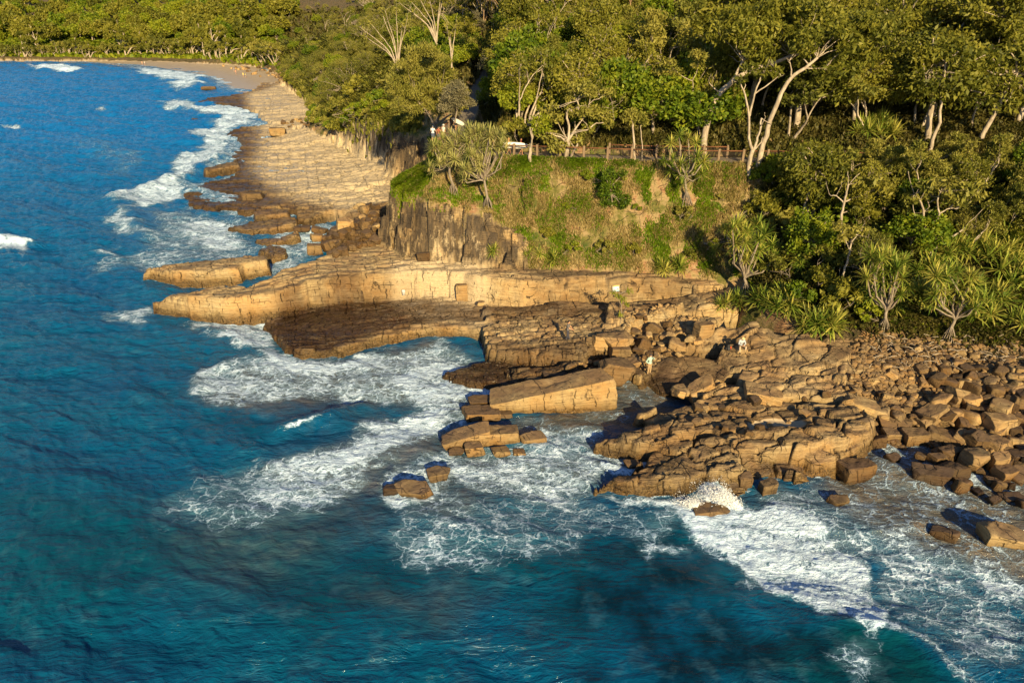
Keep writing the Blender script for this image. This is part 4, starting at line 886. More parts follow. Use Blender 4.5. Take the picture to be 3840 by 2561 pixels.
vtree('paperbark_tree', 'white forked tree on the slope below the railing, left of the pair', 58, [([(1839,520),(1842,490),(1853,460),(1858,430),(1854,400),(1852,383)], .13, .07), ([(1860,520),(1862,497),(1880,473),(1898,457),(1912,440),(1927,423),(1954,403)], .12, .05), ([(1858,420),(1842,402),(1836,398)], .06, .03), ([(1880,473),(1878,450),(1886,430)], .06, .03)], blobfield([(1800,370),(1960,350),(1980,400),(1900,420),(1820,400)], 18, 13, 22, (-1, 1), 4), M_OLV, dens=.7, seed=5)
vtree('paperbark_tree', 'tan forked tree on the slope below the railing, right of the pair', 57, [([(1929,540),(1930,510),(1934,483),(1940,462),(1944,440),(1947,425)], .13, .07), ([(1940,463),(1960,455),(1980,448),(2014,433)], .08, .03), ([(1938,470),(1925,452),(1908,450)], .06, .03), ([(1934,490),(1960,482),(1985,478)], .05, .02)], blobfield([(1910,410),(2030,410),(2040,440),(1960,450)], 8, 11, 18, (-1, 1), 5), M_OLV, dens=.6, seed=6)
vtree('paperbark_tree', 'crooked white-limbed tree above the pandanus thicket, left of two alike', 55, [([(2107,580),(2108,545),(2112,520),(2122,490),(2117,465),(2100,447)], .13, .06), ([(2120,488),(2135,475),(2128,455)], .06, .03), ([(2112,520),(2100,500),(2096,470)], .05, .02)], blobfield([(2060,420),(2160,410),(2170,450),(2080,470)], 12, 13, 20, (-1, 1), 6), M_OLV, dens=.7, seed=7)
vtree('paperbark_tree', 'crooked white-limbed tree above the pandanus thicket, right of two alike', 55, [([(2140,600),(2135,580),(2165,555),(2200,535),(2215,522)], .12, .05), ([(2147,560),(2150,520),(2157,490),(2150,460),(2160,440)], .10, .05), ([(2157,490),(2175,478),(2195,480)], .06, .03), ([(2200,535),(2240,520)], .05, .02)], blobfield([(2140,420),(2260,410),(2270,460),(2160,470)], 14, 13, 20, (-1, 1), 7), M_OLV, dens=.7, seed=8)
vtree('gum_sapling', 'thin bare white sapling standing in the dark hollow above the boulders', 52, [([(1938,680),(1934,646),(1937,625),(1947,596),(1951,575),(1955,556)], .09, .06), ([(1955,556),(1966,545),(1974,530)], .05, .02), ([(1951,575),(1942,555),(1940,540)], .04, .015), ([(1934,660),(1925,655),(1924,650)], .03, .015)], blobfield([(1920,520),(1990,510),(1990,545),(1930,550)], 8, 10, 16, (-.5, .5), 8), M_OLV, dens=.4, seed=9)
vtree('gum_tree', 'forked pale gum in the blurred top right corner', 74, [([(2307,166),(2295,135),(2277,103)], .18, .1), ([(2307,166),(2330,117),(2337,67),(2340,20)], .18, .1), ([(2318,140),(2320,90),(2310,40)], .1, .06)], blobfield([(2240,-30),(2400,-30),(2400,60),(2280,70),(2220,40)], 18, 24, 38, (-2, 3), 9), seed=10)
vtree('gum_tree', 'thick reddish-brown trunk in deep shade behind the three leaning gums', 78, [([(1833,262),(1832,220),(1838,180),(1842,140)], .42, .3), ([(1848,258),(1852,215),(1855,170),(1862,130)], .38, .25)], [], M_GUM, M_BARKB, seed=11, twigs=False)
vtree('paperbark_tree', 'gnarled white paperbark leaning over the railing at the middle of the path', 69, [([(1298,362),(1303,335),(1305,320)], .24, .2), ([(1305,320),(1306,290),(1300,262),(1308,248),(1316,262),(1330,250),(1326,232)], .13, .06), ([(1305,322),(1316,306),(1334,300),(1352,298)], .14, .06), ([(1310,364),(1318,345),(1326,333)], .14, .1), ([(1352,298),(1368,282),(1390,284),(1411,276)], .07, .03), ([(1330,270),(1346,262),(1352,240)], .07, .03)],
      blobfield([(1230,300),(1260,240),(1320,190),(1400,200),(1425,270),(1380,300),(1330,345),(1260,345)], 30, 12, 20, (-1, 1.5), 10), M_OLV, lsize=.2, dens=.8, seed=12)
vtree('tea_tree', 'thin white trunk with a grey-brown mushroom-shaped crown by the railing', 68, [([(1456,368),(1455,330),(1453,290),(1450,275)], .12, .08), ([(1474,372),(1474,330),(1470,290)], .06, .04)], [(1450,262,18),(1435,270,13),(1470,268,15),(1450,275,14),(1480,280,12)], M_OLV, lsize=.14, dens=1.2, seed=13, twigs=False)
vtree('coastal_tree', 'stubby grey trunk with a green bushy crown standing before the railing', 68, [([(1217,374),(1218,350),(1219,330)], .2, .15), ([(1219,330),(1232,290),(1240,262)], .06, .03)], [(1236,298,17),(1252,290,15),(1230,278,14),(1246,272,14)], M_GRN, lsize=.17, dens=1.1, seed=14)
for i, (bx, by, y, tops, lb) in enumerate([
    (914,157,125,[(827,63),(851,55),(875,28),(884,25),(910,28),(925,60),(935,45),(840,85)],'fan of bare pale stems above the big she-oak, left one of the two fans'),
    (1003,97,125,[(917,7),(940,0),(960,-8),(985,-5),(1010,0),(1017,-10),(950,30)],'fan of bare pale stems above the big she-oak, right one of the two fans'),
    (1037,150,115,[(1026,60),(1034,80),(1047,60)],'thin white sapling between she-oak and banksias'),
    (1110,68,140,[(1060,5),(1075,-10),(1100,-20),(1120,-20)],'arching pale stems above the banksias at the top edge'),
    (1195,80,120,[(1200,40),(1220,25),(1225,10),(1240,30)],'grey bare tree left of the bright green trees'),
    (1530,215,92,[(1490,120),(1510,90),(1540,100),(1560,110),(1500,140)],'bare forked grey tree right of the bright green trees'),
    (1600,250,90,[(1640,100),(1625,120),(1655,130),(1610,150)],'bare brown tree just left of the three leaning gums')]):
    st = []
    for k, (tx, ty) in enumerate(tops):
        m1 = (bx + (tx - bx) * .25, by + (ty - by) * .45); st.append(([(bx, by), m1, (bx + (tx - bx) * .62, by + (ty - by) * .72), (tx, ty, (k % 3 - 1) * 1.5)], .11 + .03 * (k == 0), .03))
    vtree('bare_tree', lb, y, st, [(t[0], t[1] - 2, 9) for t in tops], M_OLV, M_BARK if i < 5 else M_BARKG, lsize=.22, dens=.35, seed=30 + i)
vtree('she_oak', 'big feathery olive-tan she-oak spreading over the cliff left of the lookout', 92, [([(1000,285),(985,262),(960,235)], .2, .1), ([(1000,285),(1015,255),(1020,225)], .16, .08), ([(1000,285),(1040,262),(1055,240)], .14, .07), ([(985,262),(940,250),(915,240)], .1, .05)],
      blobfield([(905,225),(900,180),(930,130),(970,108),(1010,112),(1035,150),(1045,185),(1075,200),(1060,240),(1020,262),(960,270),(915,255)], 64, 13, 22, (-2.5, 3), 11), M_OLV, M_BARKG, lsize=.22, dens=1.5, droop=0, up=.9, asp=.22, seed=40, twigs=False)
vtree('banksia', 'grey-green banksia bush beside the path, right edge of the she-oak', 84, [([(1045,275),(1048,255),(1055,240)], .1, .06)], blobfield([(1015,250),(1030,190),(1075,195),(1080,235),(1060,260)], 20, 11, 17, (-1, 1), 12), M_GRY, M_BARKG, lsize=.16, dens=1.2, up=.3, asp=.3, seed=41)
vtree('shrub', 'dark green shrub hanging on the grassy cliff face', 65, [([(1405,480),(1405,455),(1400,430)], .08, .04)], blobfield([(1375,440),(1395,385),(1440,400),(1450,440),(1430,478),(1390,480)], 24, 9, 15, (-.6, .5), 13), M_GRN, M_BARKG, lsize=.13, dens=1.1, cat='shrub', seed=42)
vtree('shrub', 'bushy green shrub low on the hillside left of the thin sapling', 55, [([(1730,500),(1728,480),(1726,470)], .06, .03)], blobfield([(1640,520),(1700,500),(1740,540),(1720,600),(1660,590)], 22, 10, 16, (-.6, .8), 14), M_OLV, M_BARKG, lsize=.14, dens=1.0, cat='shrub', seed=43)
vtree('she_oak', 'wispy young she-oak growing against the rock wall under the sign', 62, [([(1420,745),(1428,725),(1426,700),(1422,675)], .04, .02), ([(1426,700),(1404,668)], .03, .015), ([(1428,722),(1445,695)], .02, .01)], [(1408,672,7),(1420,680,9),(1432,688,9),(1445,668,8),(1425,722,7),(1440,700,7)], M_GRN, M_BARKG, lsize=.16, dens=1.2, asp=.15, droop=1.2, cat='tree', seed=44)
vtree('she_oak', 'wispy she-oak sapling hanging over the dark ledges right of the seated angler', 48, [([(1790,765),(1785,780),(1782,800)], .03, .015)], [(1770,785,8),(1785,790,9),(1800,775,9),(1782,810,7),(1778,822,6),(1805,760,8)], M_GRN, M_BARKG, lsize=.15, dens=1.4, asp=.15, droop=1.2, cat='tree', seed=45)
for i, (vx, vy, kind, s, lb) in enumerate([(1075,150,'olv',.8,'round olive bush above the gap where the path vanishes'),(780,265,'shr',2.2,'yellow-green shrub at the corner of the far cliff'),(820,225,'shr',2.4,'rounded shrub on top of the far cliff'),(1170,215,'grn',.75,'bright green tree right of the path gap'),(1150,245,'olv',.5,'brown-green tree beside the path gap'),(1190,330,'shr',1.5,'tangled brown shrub behind the surfers'),(1250,235,'gum',.6,'drooping olive tree behind the surfers')]):
    p = hit(vx, vy); src = {'olv': OLVS, 'shr': SHRB, 'grn': GRNS, 'gum': GUMS}[kind]
    if p: place('shrub' if kind == 'shr' else 'coastal_tree', src[i % 3], p - Vector((0, 0, .1)), i, (s, s, s), label=lb, category='shrub' if kind == 'shr' else 'tree')
scatter(R3, PALE[:2] + PALE[3:], 5.5, 34, .6, 1.0, 'pale crooked trunk with a thin canopy in the thicket behind the path', 'pale crooked trees behind the path', 'paperbark_tree', seed=51, avoid=GUL, pathclear=3.2)
scatter([(1150,430),(1700,400),(1720,600),(1500,615),(1280,600)], SHRB, 2.2, 16, .35, .75, 'small bush dotted on the dry face of the headland', 'small bushes on the headland face', 'shrub', 'shrub', seed=52)
# ---- pandanus
def headpts(lst, y, base=None, dy=.0, seed=1):
    q = random.Random(seed); return [VY(a, b, y + dy + q.uniform(-.7, .7)) for a, b in lst]
b1 = hit(1042, 447); b2 = hit(1121, 477)
pandanus(b1, headpts([(1000,335),(1018,322),(1035,312),(1052,306),(1070,303),(1025,345),(1045,330),(1062,322),(1082,318),(1035,362),(1055,348),(1072,340),(985,385),(1020,372),(1008,350),(1050,372)], b1.y - .3, seed=1) if 0 else more(headpts([(1000,335),(1018,322),(1035,312),(1052,306),(1070,303),(1025,345),(1045,330),(1062,322),(1082,318),(1035,362),(1055,348),(1072,340),(985,385),(1020,372),(1008,350),(1050,372)], b1.y - .3, seed=1)), 'big pale pandanus with a splayed root cone, left of two at the lookout corner', VY(1031, 378, b1.y), HEADP, .8)
pandanus(b2, headpts([(1092,305),(1108,302),(1125,306),(1140,312),(1152,322),(1100,322),(1118,320),(1135,330),(1095,340),(1110,340),(1128,345),(1148,338),(1090,365),(1108,372),(1078,392),(1065,408),(1130,402),(1100,390)], b2.y - .3, seed=2) if 0 else more(headpts([(1092,305),(1108,302),(1125,306),(1140,312),(1152,322),(1100,322),(1118,320),(1135,330),(1095,340),(1110,340),(1128,345),(1148,338),(1090,365),(1108,372),(1078,392),(1065,408),(1130,402),(1100,390)], b2.y - .3, seed=2)), 'tall pale pandanus with a thin root cone, right of two at the lookout corner', VY(1112, 415, b2.y), HEADP, .8)
b3 = hit(1575, 470)
pandanus(b3, headpts([(1540,330),(1560,312),(1580,318),(1598,330),(1525,372),(1545,365),(1562,380),(1580,372),(1600,362),(1615,372),(1540,395),(1558,402),(1575,395),(1595,392),(1612,402),(1565,425)], b3.y - .3, seed=3), 'bushy pandanus with long hanging dead leaves in front of the railing', VY(1572, 410, b3.y), HEADS, .8)
for i, (root, mid, hd, lb) in enumerate([
    ((2027,756),(2035,715),[(2000,592),(2025,590),(2045,598),(2065,605),(2005,625),(2030,620),(2055,628),(2020,650),(2045,648),(2070,640),(2085,662),(2010,670)], 'pandanus with a pale root cone standing on the boulder beach edge, left of the two'),
    ((2174,780),(2192,735),[(2150,640),(2175,625),(2200,630),(2225,640),(2160,665),(2190,655),(2215,662),(2240,655),(2205,690),(2230,685),(2255,690),(2150,690)], 'pandanus with a leaning trunk on the boulder beach edge, right of the two'),
    ((1710,672),(1709,640),[(1665,530),(1690,515),(1712,535),(1735,520),(1755,540),(1690,560),(1718,565),(1745,575),(1770,565),(1712,598),(1735,600),(1780,590)], 'pandanus with a root cone beside the right end of the rock wall')]):
    b = hit(*root); pandanus(b, more(headpts(hd, b.y - .2, seed=20 + i)), lb, VY(mid[0], mid[1], b.y), HEADS, .9)
PS = [(1135,606,2,'small'),(1213,612,2,'small'),(1238,613,1,'small'),(1270,612,3,'small'),(1520,632,3,'mid'),(1555,628,3,'mid'),(1690,712,3,'mid'),(1662,722,2,'mid'),(1745,712,4,'big'),(1790,705,6,'big'),(1808,722,5,'big'),(1868,762,6,'big'),(1900,760,5,'big'),(1960,700,3,'mid'),(1985,712,3,'mid'),(2105,700,4,'big'),(2130,640,5,'big'),(2260,735,5,'big'),(2290,700,5,'big'),(2320,640,7,'big'),(2290,610,7,'big'),(2340,590,7,'big'),(2250,590,5,'big'),(2200,590,4,'big'),(2330,560,6,'big'),(2080,560,3,'mid'),(2140,560,3,'mid'),(1985,315,5,'big'),(2015,300,5,'big'),(2040,320,5,'big'),(2000,375,4,'mid'),(1810,470,3,'mid'),(1850,590,3,'mid'),(1890,590,3,'mid'),(1780,600,4,'mid'),(1830,620,3,'mid'),(1690,250,4,'mid'),(1710,285,2,'mid'),(700,190,4,'big'),(1120,245,9,'big'),(760,260,4,'big'),(2330,760,4,'mid'),(1700,555,3,'mid'),(1735,470,2,'small'),(2110,590,5,'big'),(2165,600,4,'big'),(2230,560,5,'big'),(2060,720,2,'small'),(2350,660,6,'big'),(1640,600,2,'small'),(1610,560,2,'small')]
side = {'small': 'small spiky', 'mid': 'spiky green', 'big': 'large bushy'}
zones = [(1300,99999,'left','at the foot of the grassy headland'),(1600,99999,'m','on the ledge above the rock wall'),(1950,99999,'r','on the slope above the seated angler'),(9999,99999,'rr','in the thicket above the boulder beach')]
for i, (vx, vy, n, sz) in enumerate(PS):
    p = hit(vx, vy)
    if p is None: continue
    if vy < 400: zn = 'on the slope behind the cliff path' if vx > 1100 else 'above the rock platform' if vx < 800 else 'by the path gap'
    else: zn = next(z_[3] for z_ in zones if vx < z_[0])
    pand_shrub(p, n, f'{side[sz]} pandanus clump {zn}', .35 + .16 * n if sz != 'small' else .4, HEADS, {'small': .75, 'mid': .95, 'big': 1.2}[sz], f'{side[sz]} pandanus clumps {zn}')
# ---- undergrowth and grass as ground cover
def ground_pts(poly, n, seed):
    n = int(n * 1.0)
    q = np.random.default_rng(seed); P = np.array(poly); out = []
    a = q.uniform(P[:, 0].min(), P[:, 0].max(), n * 3); b = q.uniform(P[:, 1].min(), P[:, 1].max(), n * 3)
    ok = sdf(a, b, poly) > 0; a, b = a[ok][:n], b[ok][:n]
    d0 = (a * K - 1920.0); bb = 1280.5 - b * K; dy = cp * F + sp * bb; dz = -sp * F + cp * bb
    best = np.full(len(a), np.nan)
    for y in _ts[::1]:
        m = np.isnan(best)
        if not m.any(): break
        x = d0[m] / dy[m] * y; zr = CAMZ + dz[m] / dy[m] * y
        g = GH(x, np.full(x.shape, y)); k = np.nonzero(m)[0][g >= zr]; best[k] = y
    m = ~np.isnan(best); y = best[m]; x = d0[m] / dy[m] * y + q.normal(size=m.sum()) * .1; y = y + q.normal(size=m.sum()) * .12
    ok = GM(G_HILL, x, y) & ~GM(G_CLIFF, x, y) & (GM(G_PD, x, y) > 1.5)
    return x[ok], y[ok], GH(x[ok], y[ok])
def tufts(name, label, poly, n, mats, hgt, per, seed, wid=.035, spread=.12, thr=None):
    x, y, z_ = ground_pts(poly, n, seed); q = np.random.default_rng(seed + 1)
    if thr is not None:
        ok = fbm(x * .7, y * .9, 4, seed % 10) > thr; x, y, z_ = x[ok], y[ok], z_[ok]
    x = np.repeat(x, per); y = np.repeat(y, per); z_ = np.repeat(z_, per); m = len(x)
    px = x + q.normal(size=m) * spread; py = y + q.normal(size=m) * spread; pz = GH(px, py) - .03
    L = hgt * (.5 + q.random(m)) * np.clip(y / 60, 1, 6); th = q.random(m) * 6.28; ln = .25 + .6 * q.random(m)
    dx, dy_ = np.cos(th) * ln, np.sin(th) * ln - .25; w_ = wid * np.clip(y / 60, 1, 8) * (.7 + .6 * q.random(m)); sx, sy = -np.sin(th) * w_, np.cos(th) * w_
    b = np.stack([px, py, pz], 1); s = np.stack([sx, sy, 0 * sx], 1); mid = b + np.stack([dx * L * .35, dy_ * L * .35, L * .65], 1); tip = b + np.stack([dx * L, dy_ * L, L * .85], 1)
    v = np.stack([b - s, b + s, mid + s * .8, tip, mid - s * .8], 1).reshape(-1, 3)
    i = np.arange(m)[:, None] * 5; f = np.vstack([i + np.array([[0, 1, 2, 4]])]); 
    f2 = i + np.array([[4, 2, 3, 3]]); fl = f.tolist() + [t[:3] for t in f2.tolist()]
    me = bpy.data.meshes.new(name); me.from_pydata(v.tolist(), [], fl); me.materials.append(mats); me.update()
    return link(name, me, kind='stuff', label=label, category='ground cover')
HEADL = [(885,395),(985,330),(1150,362),(1540,374),(1700,378),(1760,420),(1800,520),(1740,640),(1600,632),(1400,632),(1250,622),(1090,618),(1060,560),(960,520),(890,470),(880,430)]
tufts('dry_grass', 'tan and rusty dry grass over the face of the headland', HEADL, 14000, M_DRY, .30, 5, 1, wid=.035, thr=-.12)
tufts('green_grass', 'fresh green grass and creepers patched over the headland', [(880,395),(985,325),(1540,368),(1740,378),(1760,640),(1500,620),(1250,610),(1150,520),(1000,470),(890,470)], 17000, M_LAWN, .26, 5, 2, wid=.05, thr=.04)
tufts('lawn_grass', 'thick bright green grass on the left shoulder of the headland', [(882,395),(985,325),(1010,340),(1000,380),(960,440),(900,470),(885,440)], 16000, M_LAWN, .25, 5, 3, wid=.05)
tufts('path_edge_grass', 'green creeper strip just below the railing', [(1120,362),(1540,375),(1540,392),(1290,400),(1130,410)], 4500, M_LAWN, .25, 5, 13, wid=.06, thr=-.02)
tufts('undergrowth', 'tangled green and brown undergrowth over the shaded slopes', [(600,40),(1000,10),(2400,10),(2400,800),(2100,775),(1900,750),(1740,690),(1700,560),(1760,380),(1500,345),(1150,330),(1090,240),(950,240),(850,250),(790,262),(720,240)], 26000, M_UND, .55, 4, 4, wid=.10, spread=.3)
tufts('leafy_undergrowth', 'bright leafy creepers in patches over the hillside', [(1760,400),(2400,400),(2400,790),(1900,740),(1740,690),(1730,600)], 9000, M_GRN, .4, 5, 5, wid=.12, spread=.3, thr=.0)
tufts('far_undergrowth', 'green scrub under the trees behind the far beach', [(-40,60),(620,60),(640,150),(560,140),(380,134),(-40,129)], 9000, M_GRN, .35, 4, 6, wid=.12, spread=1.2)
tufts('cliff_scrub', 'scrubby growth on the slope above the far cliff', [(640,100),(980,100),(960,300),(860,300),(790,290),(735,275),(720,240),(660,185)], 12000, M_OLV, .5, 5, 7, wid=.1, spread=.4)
# ------------------------------------------------------------ rocks as things
MB_A = mat_boulder('sandstone', (1, 1, 1), 1.0); MB_D = mat_boulder('dark_sandstone', (.38, .34, .31), 1.0); MB_P = mat_boulder('pale_sandstone', (1.12, 1.1, 1.08), 1.0)
MB_S = mat_boulder('small_stone', (.85, .82, .80), .4)
def ico(sub):
    bm = bmesh.new(); bmesh.ops.create_icosphere(bm, subdivisions=sub, radius=1)
    v = np.array([x.co[:] for x in bm.verts]); f = np.array([[a.index for a in t.verts] for t in bm.faces]); bm.free(); return v, f
_I = {s: ico(s) for s in (2, 3, 4, 5, 6)}
def n3(p, s, o=3):
    return (fbm(p[:, 0] * s + p[:, 2] * s * .7, p[:, 1] * s - p[:, 2] * s * .4, o, 3) + fbm(p[:, 0] * s * .6 - p[:, 1] * .5 * s, p[:, 2] * s + 7, o, 8)) * .5
def rock_mesh(name, seed, dims=(1, 1, 1), blocky=.5, sub=4, mat=None, groove=.02, taper=None, rough=.06, cuts=9):
    """convex stone cut by planes, then bedding grooves and roughness; dims are half sizes, base near z=0"""
    q = np.random.default_rng(seed); v, f = _I[sub]; p = v * 1.72; D = []
    for ax in range(3):
        for sg in (-1, 1):
            n = np.zeros(3); n[ax] = sg; n += q.normal(size=3) * (.22 * (1 - blocky) + .05); n /= np.linalg.norm(n); D.append((n, 1.0 + q.normal() * .05))
    for i in range(cuts):
        n = q.normal(size=3); n /= np.linalg.norm(n); D.append((n, 1.02 + .42 * blocky + q.random() * .16 - .12 * (1 - blocky)))
    for _ in range(2):
        for n, d in D:
            s = p @ n - d; m = s > 0; p[m] -= n * s[m][:, None]
    d = np.array(dims, float)
    p = p * d
    if taper: p[:, 2] = (p[:, 2] + d[2]) * np.interp(p[:, 0] / d[0], [-1, 1], taper) - d[2]
    sc = float(d.mean()); nn = p / (np.linalg.norm(p / d, axis=1)[:, None] * d); nn /= np.linalg.norm(nn, axis=1)[:, None]
    bed = p[:, 2] / .22 + .5 * n3(p, .6 / sc) * 2 + seed; fr = bed - np.floor(bed)
    hor = 1 - np.abs(nn[:, 2]) ** 2
    p = p + nn * (rough * sc * n3(p, 1.6 / sc, 4) * 2.2 - groove * hor * np.exp(-((fr - .5) / .12) ** 2) + .035 * sc * n3(p, 5 / sc, 3))[:, None]
    # upright joints
    j = p[:, 0] / (.75 + .3 * sc) + .35 * n3(p, .8 / sc) + seed * .37; jf = np.abs(j - np.floor(j) - .5)
    p = p - nn * (.05 * min(1, sc) * np.exp(-(jf / .035) ** 2) * (sc > .7))[:, None]
    p[:, 2] += d[2] * .92
    return mesh_np(name, p, f, [mat or MB_A], smooth=False) if sub < 5 else mesh_np(name, p, f, [mat or MB_A])
def ppm(vy, z=.5):
    x, y = V(1175, vy, z); return F / math.hypot(y, CAMZ - z) / K      # v pixels per metre across
def hero_rock(x0, y0, x1, y1, label, blocky=.6, mat=None, sub=5, rz=0., tilt=0., z=None, name='boulder', cat='boulder', group=None, deep=.8, taper=None, seed=None, groove=.02, sink=.12, rough=.06, hk=1.0, cuts=9):
    """a rock covering v box x0..x1, y0..y1 of the photograph, standing on what is there"""
    cx = (x0 + x1) / 2; p = hit(cx, y1 - .22 * (y1 - y0)) if z is None else V3(cx, y1 - .22 * (y1 - y0), z)
    if p is None: return
    k = F / math.hypot(p.y, CAMZ - p.z) / K; w_ = (x1 - x0) / k / 2; dp = w_ * 2 * deep; el = math.atan2(CAMZ - p.z, p.y)
    hgt = max(.2, ((y1 - y0) / k - dp * .75 * math.sin(el)) / math.cos(el)) * hk
    me = rock_mesh('rock', seed if seed is not None else int(x0 * 7 + y0) % 9999, (w_, w_ * deep, hgt / 2), blocky, sub, mat, groove, taper, rough, cuts)
    o = link(name, me); o.location = (p.x, p.y, p.z - hgt * sink); o.rotation_euler = (0, tilt, rz); o['label'] = label; o['category'] = cat
    if group: o['group'] = group
    return o
